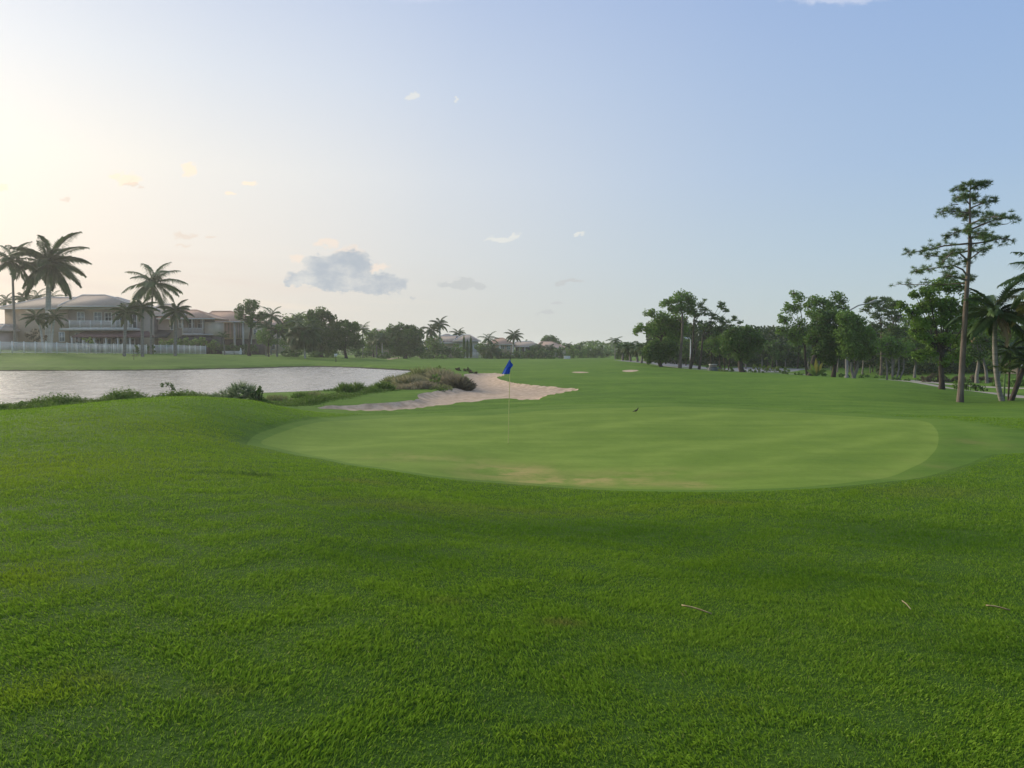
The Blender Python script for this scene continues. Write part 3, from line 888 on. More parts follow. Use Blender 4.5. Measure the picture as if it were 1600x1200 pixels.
class House:
    """all sizes given as points of the photograph at the house's own distance Y; local x across, y away, z up"""
    def __init__(s, name, label, px, Y, cat='house', group=None):
        s.dmax = 6.0 if px < 1500 else 2.5; s.Y = Y; s.s = Y / FPX; s.g = gpt(px, Y); s.root = empty(name, s.g, label, cat, group)

    def X(s, px): return (px - 800) * s.s - s.g.x

    def Z(s, py): return P(800, py, s.Y).z - s.g.z

    def box(s, name, m_, px0, px1, py0, py1, d0=0.0, d1=6.0, parent=None, label=None):
        d1 = min(d1, s.dmax)
        o = MB().box(s.X(px0), s.X(px1), d0, d1, s.Z(py1), s.Z(py0)).build(name, m_, parent or s.root)
        if label: o['label'] = label
        return o

    def hip(s, m_, px0, px1, py_eave, rx0, rx1, py_ridge, d0, d1, over=.5, thick=.22, gable=False):
        d1 = min(d1, s.dmax + .3)
        x0, x1 = s.X(px0) - over, s.X(px1) + over; a, b_ = s.X(rx0), s.X(rx1); z0, z1 = s.Z(py_eave), s.Z(py_ridge); y0, y1 = d0 - over, d1 + over; ym = (y0 + y1) / 2
        V = [(x0, y0, z0), (x1, y0, z0), (x1, y1, z0), (x0, y1, z0), (a, ym, z1), (b_, ym, z1),
             (x0, y0, z0 - thick), (x1, y0, z0 - thick), (x1, y1, z0 - thick), (x0, y1, z0 - thick)]
        mb = MB(); mb.add(V, [(0, 1, 5, 4), (2, 3, 4, 5), (6, 9, 8, 7), (0, 6, 7, 1), (1, 7, 8, 2), (2, 8, 9, 3), (3, 9, 6, 0)])
        mb.add(V, [(1, 2, 5), (3, 0, 4)])
        r = mb.build('roof', m_, s.root)
        cap = MB()
        if abs(b_ - a) > .05: cap.tube([V[4], V[5]], .13, 5)
        for i, j in ((0, 4), (3, 4), (1, 5), (2, 5)): cap.tube([V[i], V[j]], .12, 5)
        cap.build('ridge_cap', M_slab if m_ is M_tile else m_, r)
        gut = MB().box(x0, x1, y0 - .1, y0 - .003, z0 - thick - .04, z0 - .02); gut.build('gutter', M_slab, r)
        return r

    def window(s, px0, px1, py0, py1, d=0.0, glass=None, mull=1, rail=True, door=False):
        x0, x1, z0, z1 = s.X(px0), s.X(px1), s.Z(py1), s.Z(py0); f = .11
        mb = MB()
        for bx_ in ((x0 - f, x0, z0 - f, z1 + f), (x1, x1 + f, z0 - f, z1 + f)): mb.box(bx_[0], bx_[1], d - .10, d + .05, bx_[2], bx_[3])
        mb.box(x0, x1, d - .10, d + .05, z1, z1 + f); mb.box(x0, x1, d - .12, d + .05, z0 - f, z0)
        for k in range(1, mull + 1):
            xm = x0 + (x1 - x0) * k / (mull + 1); mb.box(xm - .035, xm + .035, d - .06, d + .03, z0, z1)
        if rail: zm = (z0 + z1) / 2; mb.box(x0, x1, d - .055, d + .028, zm - .035, zm + .035)
        w_ = mb.build('door' if door else 'window', M_white, s.root)
        MB().box(x0, x1, d - .02, d + .02, z0, z1).build('pane', glass or M_glass, w_)
        return w_

    def railing(s, px0, px1, py0, py1, d, posts=None, glass=False):
        x0, x1, z0, z1 = s.X(px0), s.X(px1), s.Z(py1), s.Z(py0); mb = MB()
        mb.box(x0, x1, d - .05, d + .05, z1 - .09, z1); mb.box(x0, x1, d - .04, d + .04, z0, z0 + .09)
        n = int((x1 - x0) / .16)
        for i in range(n + 1):
            x = x0 + (x1 - x0) * i / n; mb.box(x - .022, x + .022, d - .02, d + .02, z0 + .09, z1 - .09)
        k = max(2, int((x1 - x0) / 1.9))
        for i in range(k + 1):
            x = x0 + (x1 - x0) * i / k; mb.box(x - .06, x + .06, d - .06, d + .06, z0 - .02, z1 + .05)
        mb.build('railing', M_white, s.root)

    def shed(s, name, m_, px0, px1, py0, py1, d0, d1, end=0):
        """lean-to roof falling towards us"""
        x0, x1 = s.X(px0), s.X(px1); zt, zb = s.Z(py0), s.Z(py1)
        V = [(x0, d1, zt), (x1 - end, d1, zt), (x1, d0, zb), (x0 - .1, d0, zb), (x0, d1, zt - .18), (x1 - end, d1, zt - .18), (x1, d0, zb - .18), (x0 - .1, d0, zb - .18)]
        MB().add(V, [(0, 3, 2, 1), (4, 5, 6, 7), (3, 7, 6, 2), (2, 6, 5, 1), (0, 4, 7, 3), (0, 1, 5, 4)]).build(name, m_, s.root)

    def column(s, px, py0, py1, d, wd=.16, m_=None):
        x = s.X(px); mb = MB().box(x - wd, x + wd, d - wd, d + wd, s.Z(py1), s.Z(py0))
        mb.box(x - wd - .06, x + wd + .06, d - wd - .06, d + wd + .06, s.Z(py0) - .2, s.Z(py0)); mb.build('column', m_ or M_slab, s.root)


# house 1: tan, two storeys, long white balcony
h = House('lakeside_house', 'large tan two-storey house with long white balcony railing, behind the leftmost fence', 120, 150)
h.box('wall', M_tan, 10, 107, 482, 556, 0, 12, label='blank tan side wall')
h.box('wall', M_taup, 107.2, 220, 483, 556, .5, 12, label='taupe balcony wall')
h.hip(M_tile, 6, 222, 481.5, 60, 175, 463, -.1, 12.2, over=.7)
h.hip(M_tile, 106, 218, 478.5, 120, 157, 459.5, -1.2, 9, over=.6)
h.box('chimney', M_slab, 161, 163.5, 470, 480, 2, 2.6)
for q in ((121.5, 131.5, 488, 502.5, M_screen), (147.5, 158.5, 488, 501.5, M_screen), (164.5, 174, 488.5, 502, M_glass), (181.5, 192.5, 490, 512, M_glass), (201, 213, 491, 512, M_glass)):
    h.window(q[0], q[1], q[2], q[3], .5, q[4])
h.box('balcony_slab', M_slab, 105, 219, 513.2, 516.6, -2.2, .49)
h.railing(120, 217, 501.5, 513, -2.1)
h.box('side_wall', M_taup, 107.5, 120, 499.5, 513, -2.15, -1.95)
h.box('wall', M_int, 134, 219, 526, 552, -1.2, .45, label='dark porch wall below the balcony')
h.shed('awning', M_maroon, 133, 258, 517, 526.5, -4.2, .4, end=3.5)
for q in (131, 148, 165, 183, 201, 219): h.column(q, 526, 553, -3.8, .14)
for q in ((140, 146), (152, 162), (169, 180), (187, 198), (205, 216)): h.window(q[0], q[1], 530, 550, -1.25, M_glass, door=True, rail=False)
h.window(94.5, 102, 519.5, 533, -.02, M_screen)
h.window(117.5, 128, 521, 545, .45, M_glass, door=True, rail=False)
# house 2: balcony house behind the palms
h = House('lakeside_house', 'two-storey house with tile roof and dark timber front, second from the left across the lake', 275, 171)
h.box('wall', M_brown, 224, 248, 492, 556, -.4, 10, label='dark brown slatted wall')
for q in (229, 235.5, 242): h.box('slat', M_taup, q, q + 1, 494, 540, -.55, -.42)
h.box('wall', M_taup, 248.2, 290, 492, 556, 0, 10)
h.box('wall', M_taup, 290.2, 321, 496, 556, 1.6, 10)
h.box('wall', M_beige, 321.2, 336, 503, 524, -.2, 8, label='beige corner wall')
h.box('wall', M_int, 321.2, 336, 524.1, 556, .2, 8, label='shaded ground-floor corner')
h.hip(M_tile, 224, 292, 492, 245, 262, 474, -.5, 10)
h.hip(M_tile2, 256, 337, 497.5, 280, 302, 483.5, -.9, 10.6, over=.7)
h.box('roof_vent', M_slab, 265, 267, 478, 486, 4, 4.5)
for q in ((268, 272, 499, 515, M_screen), (281, 285, 500, 512, M_screen)): h.window(q[0], q[1], q[2], q[3], -.02, q[4], mull=0)
for q in ((292, 300, 498.5, 512), (306, 315.5, 498.5, 512)): h.window(q[0], q[1], q[2], q[3], 1.55, M_glass)
h.box('balcony_slab', M_slab, 288, 335, 521.8, 523.6, -.9, 1.58)
h.railing(288.5, 319.5, 512.5, 521.7, -.8)
for q in (289, 304, 320): h.column(q, 498, 521.7, -.75, .13)
h.shed('awning', M_black, 246, 272, 515.5, 527, -3.4, -.05)
h.shed('awning', M_black, 288, 348, 524.2, 531.5, -4.5, -.3, end=3)
# house 3
h = House('lakeside_house', 'pale grey two-storey house with rose tile roof and tall shutters, behind the clipped hedge', 365, 180)
h.box('wall', M_beige, 337, 402, 503, 530, 0, 11)
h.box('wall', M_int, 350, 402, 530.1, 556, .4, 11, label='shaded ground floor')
for i in range(9): h.box('shutter', M_pinkw if i % 3 else M_taup, 352.5 + i * 1.75, 353.9 + i * 1.75, 505, 528, -.12, -.003)
for i in range(6): h.box('shutter', M_pinkw if i % 2 else M_taup, 371 + i * 1.8, 372.5 + i * 1.8, 505, 528, -.12, -.003)
for q in (368.5, 382, 393.5): h.column(q, 503, 555, -.5, .2)
h.hip(M_tile2, 318, 402, 502.3, 326, 356, 485.5, -.7, 12, over=.7)
h.window(398, 401, 516, 522, -.02, M_glass, mull=0)
h = House('lakeside_house', 'partly hidden house with peach roof behind the coconut palm and shrubs', 430, 188)
h.box('wall', M_beige, 408, 442, 510, 552, 0, 9)
h.hip(M_tile3, 406, 444, 509, 418, 436, 498, -.5, 9.5)
h.window(424, 430, 532, 546, -.02, M_glass)
# hidden bit of roof near px 600
h = House('distant_house', 'distant low house with tan roof peeping between palms and round dark tree', 585, 235)
h.box('wall', M_taup, 576, 612, 519, 560, 0, 9); h.hip(M_tile, 575, 613, 519, 585, 604, 515, -.4, 9.4); h.box('wall', M_white, 570, 581, 540, 544, -3, -2.6, label='white garden wall seen between trunks')
# house 4: solar panels
h = House('distant_house', 'pale house with black solar panels on its light grey roof, beside the thin cypresses', 705, 230)
h.box('wall', M_beige, 664, 726, 535, 562, 0, 10); h.box('wall', M_slab, 718, 746, 533, 562, -1.5, 8, label='bright right-hand wing wall')
h.hip(M_tile, 661, 728, 535.5, 684, 716, 524.5, -1.5, 12)
h.hip(M_tile, 712, 748, 532.5, 722, 734, 523, -2.2, 9)
h.box('tower', M_beige, 690, 703, 524, 534, 5, 9); h.hip(M_tile, 688, 705, 524.5, 694, 699, 521.5, 4.6, 9.4, over=.3)
h.window(666, 671, 534, 545, -.02, M_screen)
for i in range(4):
    for j in range(2):
        px0 = 710 + i * 3.4 + (1 - j) * 1.2; py0 = 525 + j * 4
        x0, x1 = h.X(px0), h.X(px0 + 3.1); za, zb = h.Z(py0 + 3.7), h.Z(py0)
        ya = -1.9 + (1 - j) * 2.4
        MB().add([(x0, ya - .55, za), (x1, ya - .55, za), (x1 + .3, ya + 1.75, zb), (x0 + .3, ya + 1.75, zb), (x0, ya - .55, za - .08), (x1, ya - .55, za - .08), (x1 + .3, ya + 1.75, zb - .08), (x0 + .3, ya + 1.75, zb - .08)],
                 [(0, 1, 2, 3), (4, 7, 6, 5), (0, 4, 5, 1), (1, 5, 6, 2), (2, 6, 7, 3), (3, 7, 4, 0)]).build('solar_panel', M_solar, h.root)
for i in range(3):
    x0, x1 = h.X(692 + i * 5), h.X(696.7 + i * 5); za, zb = h.Z(533.2), h.Z(530.5)
    MB().add([(x0, -1.3, za), (x1, -1.3, za), (x1 + .4, .6, zb), (x0 + .4, .6, zb), (x0, -1.3, za - .08), (x1, -1.3, za - .08), (x1 + .4, .6, zb - .08), (x0 + .4, .6, zb - .08)],
             [(0, 1, 2, 3), (4, 7, 6, 5), (0, 4, 5, 1), (1, 5, 6, 2), (2, 6, 7, 3), (3, 7, 4, 0)]).build('solar_panel', M_solar, h.root)
# houses 5, 6, 7
h = House('distant_house', 'pinkish two-storey house behind the blue golf flag', 785, 245)
h.box('wall', M_pinkw, 772, 802, 537, 551, 0, 10); h.box('wall', M_int, 774, 802, 551.1, 562, .4, 10, label='dark lower storey')
h.hip(M_tile2, 762, 803, 537.5, 776, 786, 528, -.8, 11, over=.4)
h.window(783, 788, 540, 545, -.02, M_glass); h.window(792, 797, 540, 546, -.02, M_screen); h.column(781, 538, 551, -.4, .25, M_white)
h = House('distant_house', 'low house with tan roof and shaded porch right of the white-trunked palm', 818, 250)
h.box('wall', M_int, 806, 838, 541, 562, 0, 10); h.hip(M_tile, 800, 842, 541.2, 806, 832, 533.5, -.8, 11, over=.4); h.column(820, 541, 560, -.5, .2); h.column(812, 541, 560, -.5, .2)
h = House('distant_house', 'wide house with peach gabled roof below the dark round tree', 858, 262)
h.box('wall', M_beige, 840, 884, 543, 562, 0, 10); h.hip(M_tile3, 836, 884, 543.5, 846, 862, 533.5, -.8, 11, over=.4); h.hip(M_tile3, 858, 884, 543.8, 866, 876, 538, -2.5, 9, over=.3)
h.window(868, 873, 548, 555, -.02, M_screen)
# house at the left edge and the one at the right edge
h = House('lakeside_house', 'tan house with pale lower roof cut off by the left edge of the view', -20, 146)
h.box('wall', M_taup, -60, 8, 505, 556, 3, 12); h.hip(M_tile, -66, 10, 516, -50, -2, 507, -2, 9, over=.3); h.box('wall', M_pinkw, -60, 7, 517, 556, -1, 2.9)
h.window(-20, -8, 528, 540, -1.02, M_glass)
h = House('distant_house', 'white-eaved building at the right edge behind the garden palms', 1640, 95)
h.box('wall', M_beige, 1592, 1700, 571, 606, 0, 9); h.hip(M_tile, 1588, 1702, 569, 1612, 1680, 556, -.8, 10, over=.4)
h.window(1600, 1612, 578, 592, -.02, M_glass)

# ================================================================== fences, hedges and small things on the far bank
def picket_fence(label, a, b_, n, hgt, group):
    A = np.array(a); B = np.array(b_)
    g = Vector((A[0], A[1], hz(*A)))
    root = empty('picket_fence', g, label, 'fence', group)
    P_ = [A + (B - A) * i / n for i in range(n + 1)]
    Z_ = [hz(*p) for p in P_]
    post = MB().box(-.06, .06, -.06, .06, -.1, hgt + .06).box(-.08, .08, -.08, .08, hgt + .06, hgt + .1).build('post', M_white, link=False)
    for p, z in zip(P_, Z_):
        o = bpy.data.objects.new('post', post); C.objects.link(o); o.parent = root; o.location = (p[0] - g.x, p[1] - g.y, z - g.z)
    pk = MB()
    for i in range(n):
        p, q = P_[i], P_[i + 1]; L = np.linalg.norm(q - p); d = (q - p) / L; nr = np.array([-d[1], d[0]])
        def bar(u0, u1, zb, zt, th, mb, yo=0):
            pts = []
            for zz in (zb, zt):
                for off in (-th, th):
                    for u in (u0, u1):
                        c = p + d * u * L + nr * (off + yo); zg = Z_[i] + (Z_[i + 1] - Z_[i]) * u
                        pts.append((c[0] - g.x, c[1] - g.y, zg + zz - g.z))
            mb.add(pts, [(0, 2, 3, 1), (4, 5, 7, 6), (0, 1, 5, 4), (2, 6, 7, 3), (0, 4, 6, 2), (1, 3, 7, 5)])
        
        for ra, rb in ((hgt - .12, hgt - .04), (.1, .17)):
            rail = MB(); bar(.04, .96, ra, rb, .028, rail); rail.build('rail', M_white, root)
        m_ = int(L / .11)
        for k in range(m_):
            u = (k + .5) / m_; bar(u - .017 / L, u + .017 / L, .171, hgt - .121, .011, pk)
    tag(pk.build('pickets', M_white, root), kind='stuff')
    return root


def w2(px, Y): return ((px - 800) / FPX * Y, Y)


picket_fence('long white picket fence along the lawn in front of the large tan house', w2(-60, 104), w2(229.5, 139), 18, 1.75, 'white picket fences above the lake lawn')
picket_fence('short white picket fence right of the clipped bush, in front of the balcony house', w2(242, 144), w2(322, 158), 9, 1.75, 'white picket fences above the lake lawn')
picket_fence('distant white fence between the thin cypresses and the bushy palm', w2(726, 226), w2(760, 222), 5, 1.7, 'white picket fences above the lake lawn')

bush('clipped_bush', 'small clipped green bush standing between the two white fences', 'bush', 142, [(235.5, 546, 6, 8)], L_dark, dens=1.6)
bush('bush', 'small dark bush growing against the long white fence', 'bush', 124, [(214, 546, 5, 7)], L_dark, dens=1.3)
bush('hedge', 'long green hedge behind the short white fence', 'hedge', 160, [(256, 536, 11, 9), (275, 535, 12, 9), (294, 534, 12, 8), (312, 534, 12, 9), (330, 535, 12, 9)], L_mid, dens=1.4)
bush('hedge', 'tall dark clipped hedge in front of the rose-roofed house', 'hedge', 168, [(335, 545, 9, 10), (350, 544, 11, 9), (366, 545, 11, 9), (382, 546, 11, 9), (396, 547, 8, 9)], L_dark, dens=1.8)
bush('bush', 'flowering dark shrub by the wall of the tan house, below the two small palms', 'shrub', 122, [(46, 522, 9, 6), (58, 517, 9, 5), (62, 528, 16, 6)], L_reddish)
bush('bush', 'yellow-green shrub below the white balcony', 'shrub', 133, [(138, 530, 7, 4), (146, 533, 6, 4)], L_mid)
o = MB().box(-2.7, -.2, -.12, .12, 0, .75).box(-2.8, -.1, -.16, .16, .75, .83).box(.0, 1.5, -.12, .12, 0, .75).box(-.05, 1.6, -.16, .16, .75, .83).box(1.2, 1.5, .13, .4, 0, .7).build('garden_wall', M_slab)
o.location = gpt(367, 163); tag(o, 'low pale garden wall in front of the tall dark hedge', 'garden wall')
mb = MB(); mb.box(-.22, .22, -.22, .22, 0, .5)
mb.tube([(0, 0, .5), (0, 0, .7), (0, 0, .9), (.02, 0, 1.2), (0, 0, 1.45)], [.12, .26, .30, .17, .10], 10); mb.tube([(0, 0, 1.45), (0, 0, 1.55), (0, 0, 1.72)], [.1, .17, .06], 10)
o = mb.build('garden_urn', M_white, smooth=False); o.location = gpt(376.5, 162) + Vector((0, 0, .55)); o.scale = (.9,) * 3
o.location.z = hz(o.location.x, 162); tag(o, 'small white garden ornament standing in front of the tall dark hedge', 'ornament')
# little white marker board on the far bank
g = gpt(525, 124); r = empty('marker_sign', g, 'small white two-panel marker board on a dark post on the far lake bank', 'sign')
MB().box(-.05, .05, -.05, .05, -.1, 1.15).build('post', B_dark, r); MB().box(-.24, -.03, -.09, -.052, .95, 1.4).build('board', M_white, r); MB().box(.03, .24, -.09, -.052, .95, 1.4).build('board', M_white, r)
g = gpt(209.5, 112); r = empty('marker_post', g, 'thin dark marker post with a small crossbar in front of the long white fence', 'post')
MB().tube([(0, 0, -.1), (0, 0, 1.5)], .04, 6).build('post', B_dark, r); MB().box(-.35, .35, -.03, .03, .55, .62).build('crossbar', B_dark, r)
# utility box
g = gpt(886, 225); r = empty('utility_box', g, 'pale utility cabinet standing at the end of the far fairway', 'utility box')
MB().box(-.95, .95, -.5, .5, .1, .85).build('cabinet', M_white, r); MB().box(-1.02, 1.02, -.57, .57, .85, .92).build('lid', M_slab, r); MB().box(-1.05, 1.05, -.6, .6, -.2, .1).build('base', M_slab, r)

# ================================================================== palms on the left
GL = 'palms beside the lakeside houses'
palm('tall slender coconut palm at the left edge in front of the tan house', 122, 25, (19, 408), 42, 'coco', 22, 4.2, GL, mid=(21, 470))
palm('tallest royal palm with thick pale trunk and huge dark crown', 124, 75, (77, 418), 62, 'royal', 22, 7.5, GL, bark=B_white, shaft=True, mid=(75, 480), lo=-45)
palm('small arching palm behind the left end of the tan roof', 175, 10, (9, 470), 20, 'coco', 13, 2.5, GL)
palm('second small palm behind the tan roof, with upright fronds', 175, 36, (36, 466), 19, 'royal', 12, 2.5, GL)
palm('feathery palm behind the tan roof just left of the royal palm trunk', 175, 54, (56, 466), 24, 'coco', 15, 2.5, GL)
palm('feathery palm behind the tan roof just right of the royal palm trunk', 175, 84, (80, 466), 20, 'coco', 13, 2.5, GL)
palm('short garden palm with leaning pale trunk left of the royal palm trunk', 120, 68, (57, 496), 23, 'royal', 14, 3, GL, bark=B_white, mid=(66, 515))
palm('short garden palm with leaning pale trunk right of the royal palm trunk', 120, 80, (85, 496), 23, 'royal', 14, 3, GL, bark=B_white, mid=(82, 515))
palm('short royal palm with drooping crown in front of the balcony', 122, 194.5, (197, 490), 27, 'royal', 15, 4.6, GL, bark=B_palm, shaft=True, lo=-40, hi=70)
palm('short royal palm between the balcony palm and the tall coconut palm', 124, 223, (222, 483), 27, 'royal', 15, 4.6, GL, bark=B_palm, shaft=True, lo=-30, hi=70)
palm('tall coconut palm with wide open crown behind the two short royal palms', 140, 236, (239, 443), 48, 'coco', 21, 3.6, GL, mid=(236, 500), lo=-40, hi=82)
palm('short royal palm with drooping dark crown in front of the timber-fronted house', 134, 274, (275, 489), 29, 'royal', 16, 4.6, GL, bark=B_palm, shaft=True, lo=-40, hi=70)
palm('young small palm in front of the grey shuttered house', 150, 352, (348, 527), 13, 'royal', 6, 2, GL, lo=20)
palm('coconut palm behind the clump-crowned dark tree', 170, 424, (424, 494), 24, 'coco', 17, 2.6, GL)
palm('pale spiky palm between the peach-roofed house and the dark tree', 150, 416, (415, 512), 20, 'coco', 13, 2.4, GL, lo=10, hi=85)
palm('short royal palm with twin-striped trunk right of the bright green shrub', 148, 433, (434, 520), 20, 'royal', 14, 3.2, GL, shaft=True)
palm('leafy palm crown rising above the tree tops left of the big dark fig', 165, 463, (463, 501), 20, 'coco', 13, 2.4, GL)
palm('weeping palm with hanging dull fronds and thin pale trunk at the lake lawn edge', 140, 477, (473, 519), 31, 'sabal', 30, 2.8, GL, bark=B_white, lo=-50, hi=70)
palm('palm crown above the spreading trees right of the big dark fig', 185, 567, (567, 514), 15, 'coco', 14, 2.2, GL)
palm('small palm in the garden thicket left of a thin straight trunk', 190, 588, (589, 532), 13, 'sabal', 14, 2.5, GL)
palm('small palm with thin straight grey trunk before the round dark tree', 186, 597.5, (597, 528), 14, 'sabal', 14, 2.2, GL, bark=B_white)
GC = 'palms between the distant houses'
palm('bushy palm top right behind the round dark tree', 212, 656, (656, 517), 12, 'royal', 14, 2.4, GC)
palm('royal palm with long dark drooping fronds, left of a pair', 210, 677, (674, 515), 18, 'royal', 16, 3.2, GC, bark=B_white, lo=-55)
palm('royal palm with pale trunk, right and taller of a pair', 214, 687, (687, 508), 17, 'royal', 15, 3.2, GC, bark=B_white, shaft=True)
palm('palm behind the solar-panelled roof', 250, 716, (716, 521), 15, 'royal', 13, 2.6, GC)
palm('palm crown on top of the bushes right of the cypresses', 218, 764, (763, 530), 17, 'coco', 14, 2.6, GC)
palm('low bushy palm right of the distant white fence', 215, 768, (767, 548), 17, 'sabal', 16, 3, GC)
palm('white-trunked royal palm right of the flag in front of the pink house', 232, 801, (803, 526), 16, 'royal', 16, 2.6, GC, bark=B_white, shaft=True, lo=-40)
palm('small palm in front of the tan-roofed low house', 238, 841, (841, 543), 12, 'sabal', 14, 2.4, GC)
palm('small palm in front of the peach gabled house', 240, 859, (859, 545), 12, 'sabal', 14, 2.4, GC)
palm('palm leaning over the bushes above the pale utility cabinet', 245, 889, (888, 541), 11, 'royal', 12, 2.4, GC)
palm('small palm in the bushes right of the utility cabinet', 250, 906, (904, 544), 10, 'sabal', 12, 2.4, GC)
palm('thin tall palm with drooping airy crown standing apart at the end of the fairway', 170, 961, (961, 532), 14, 'coco', 11, 2, GC, lo=-20, hi=60)
GS = 'cabbage palms in a row at the right side of the far fairway'
for label_, Y_, bp, cr_, R_ in (('leftmost cabbage palm of the row at the end of the fairway', 150, 973, (973, 543), 12), ('dull green cabbage palm, second of the row', 138, 985, (984, 541), 15),
                             ('cabbage palm with yellowish fronds, third of the row', 132, 996, (994, 544), 14), ('leaning cabbage palm beside the dark oak', 118, 1002, (1006, 541), 16),
                             ('short cabbage palm half hidden by the dark oak', 112, 1011, (1013, 550), 14)):
    palm(label_, Y_, bp, cr_, R_, 'sabal', 20, 4, GS, bark=B_grey, lo=-55, hi=60, dry=3)

# ================================================================== trees on the left and centre
make_tree('broadleaf_tree', 'slim dark tree with separate rounded clumps and straight trunk beside the shuttered house', 'tree', 150, 390.5,
          [(387, 474, 8, 7), (399, 477, 9, 8), (377, 484, 8, 8), (390, 486, 10, 8), (373, 494, 7, 7), (383, 499, 9, 8), (398, 496, 10, 8), (411, 492, 8, 7), (395, 505, 9, 6)], L_dark, B_dark, 5, fork=(391, 503), dens=1.2, leaf_px=2.2)
make_tree('broadleaf_tree', 'bright green bushy tree in front of the peach-roofed house', 'tree', 146, 420, [(414, 524, 14, 10), (424, 533, 10, 9), (408, 531, 8, 8), (436, 512, 6, 5)], L_mid, B_dark, 3, leaf_px=2.2)
make_tree('broadleaf_tree', 'leafy tree behind the weeping palm', 'tree', 170, 458, [(453, 500, 12, 9), (468, 500, 12, 11), (446, 510, 9, 10), (460, 515, 14, 13), (452, 530, 14, 16), (466, 538, 14, 14)], L_mid, B_dark, 4, leaf_px=2.2)
make_tree('broadleaf_tree', 'largest dark fig tree of the left bank with rounded top', 'tree', 158, 503,
          [(496, 489, 14, 8), (507, 491, 11, 8), (484, 496, 10, 9), (496, 504, 17, 13), (517, 500, 8, 9), (486, 516, 17, 16), (504, 520, 19, 17), (519, 521, 12, 15), (494, 540, 18, 15), (512, 541, 17, 13)], L_dark, B_dark, 7, dens=1.25, leaf_px=2.3, solid=True)
make_tree('broadleaf_tree', 'spreading dark tree with clumped top at the lake lawn, right of the fig', 'tree', 160, 540,
          [(528, 505, 9, 8), (541, 506, 9, 7), (535, 517, 15, 11), (551, 513, 12, 9), (543, 531, 19, 16), (530, 536, 13, 14), (556, 534, 13, 15)], L_dark, B_dark, 5, dens=1.2, leaf_px=2.3, solid=True)
make_tree('broadleaf_tree', 'grey-green ragged tree behind the small garden palms', 'tree', 196, 583, [(574, 523, 10, 7), (586, 521, 11, 7), (598, 524, 9, 8), (578, 538, 12, 14), (593, 540, 13, 14), (606, 533, 9, 14)], L_mid, B_dark, 3, leaf_px=2.1)
make_tree('broadleaf_tree', 'broad dark round tree in the middle of the far bank', 'tree', 192, 635,
          [(612, 515, 11, 7), (627, 513, 13, 7), (642, 516, 12, 8), (618, 527, 17, 12), (637, 527, 19, 14), (651, 528, 12, 14), (621, 543, 18, 14), (641, 545, 19, 13), (655, 543, 11, 13)], L_dark, B_dark, 7, dens=1.3, leaf_px=2.2, solid=True)
make_tree('broadleaf_tree', 'pale feathery tree in front of the solar-panelled house', 'tree', 208, 678, [(670, 533, 10, 7), (681, 533, 11, 7), (674, 545, 12, 10), (686, 546, 10, 11)], L_mid, B_dark, 3, leaf_px=2.1, dens=.9)
make_tree('broadleaf_tree', 'dark round tree behind the peach gabled roof', 'tree', 285, 859, [(851, 531, 8, 7), (860, 532, 10, 8), (868, 535, 9, 7), (858, 540, 14, 8)], L_dark, B_dark, 4, leaf_px=2, solid=True)
make_tree('broadleaf_tree', 'tiny tree top behind the tan roof right of the white-trunked palm', 'tree', 285, 827, [(825, 536, 5, 4), (830, 536, 4, 3)], L_dark, B_dark, 2, leaf_px=1.9)
for px_ in (725, 730.3, 735.8):
    gx_ = gpt(px_, 216 if px_ != 730.3 else 214); s_ = 215 / FPX; mb = MB(); top_ = {725: 526, 730.3: 532, 735.8: 527}[px_]
    ht = P(px_, top_, 215).z - gx_.z
    nl = 900; zz = rng.random(nl) ** .9; prof = np.sin(np.clip(zz * 1.02 + .06, 0, 1) * math.pi) ** .35 * (1 - zz * .45) * 2.2 * s_
    an = rng.random(nl) * 6.283; pos = np.stack([np.cos(an) * prof, np.sin(an) * prof, .25 + zz * (ht - .25)], 1)
    V_, F_, r_2 = spikes(pos, np.stack([np.cos(an) * .3, np.sin(an) * .3, np.ones(nl)], 1), 2.6 * s_, .9 * s_)
    mb.add(V_, F_, r_2)
    root = empty('cypress', gx_, {725: 'left and tallest of three thin columnar cypresses', 730.3: 'middle and shortest of three thin columnar cypresses', 735.8: 'right-hand one of three thin columnar cypresses'}[px_], 'cypress', 'thin cypresses beside the distant house')
    mb.build('crown', L_dark, root); MB().tube([(0, 0, -.1), (0, 0, ht * .8)], [.16, .05], 6).build('trunk', B_dark, root)
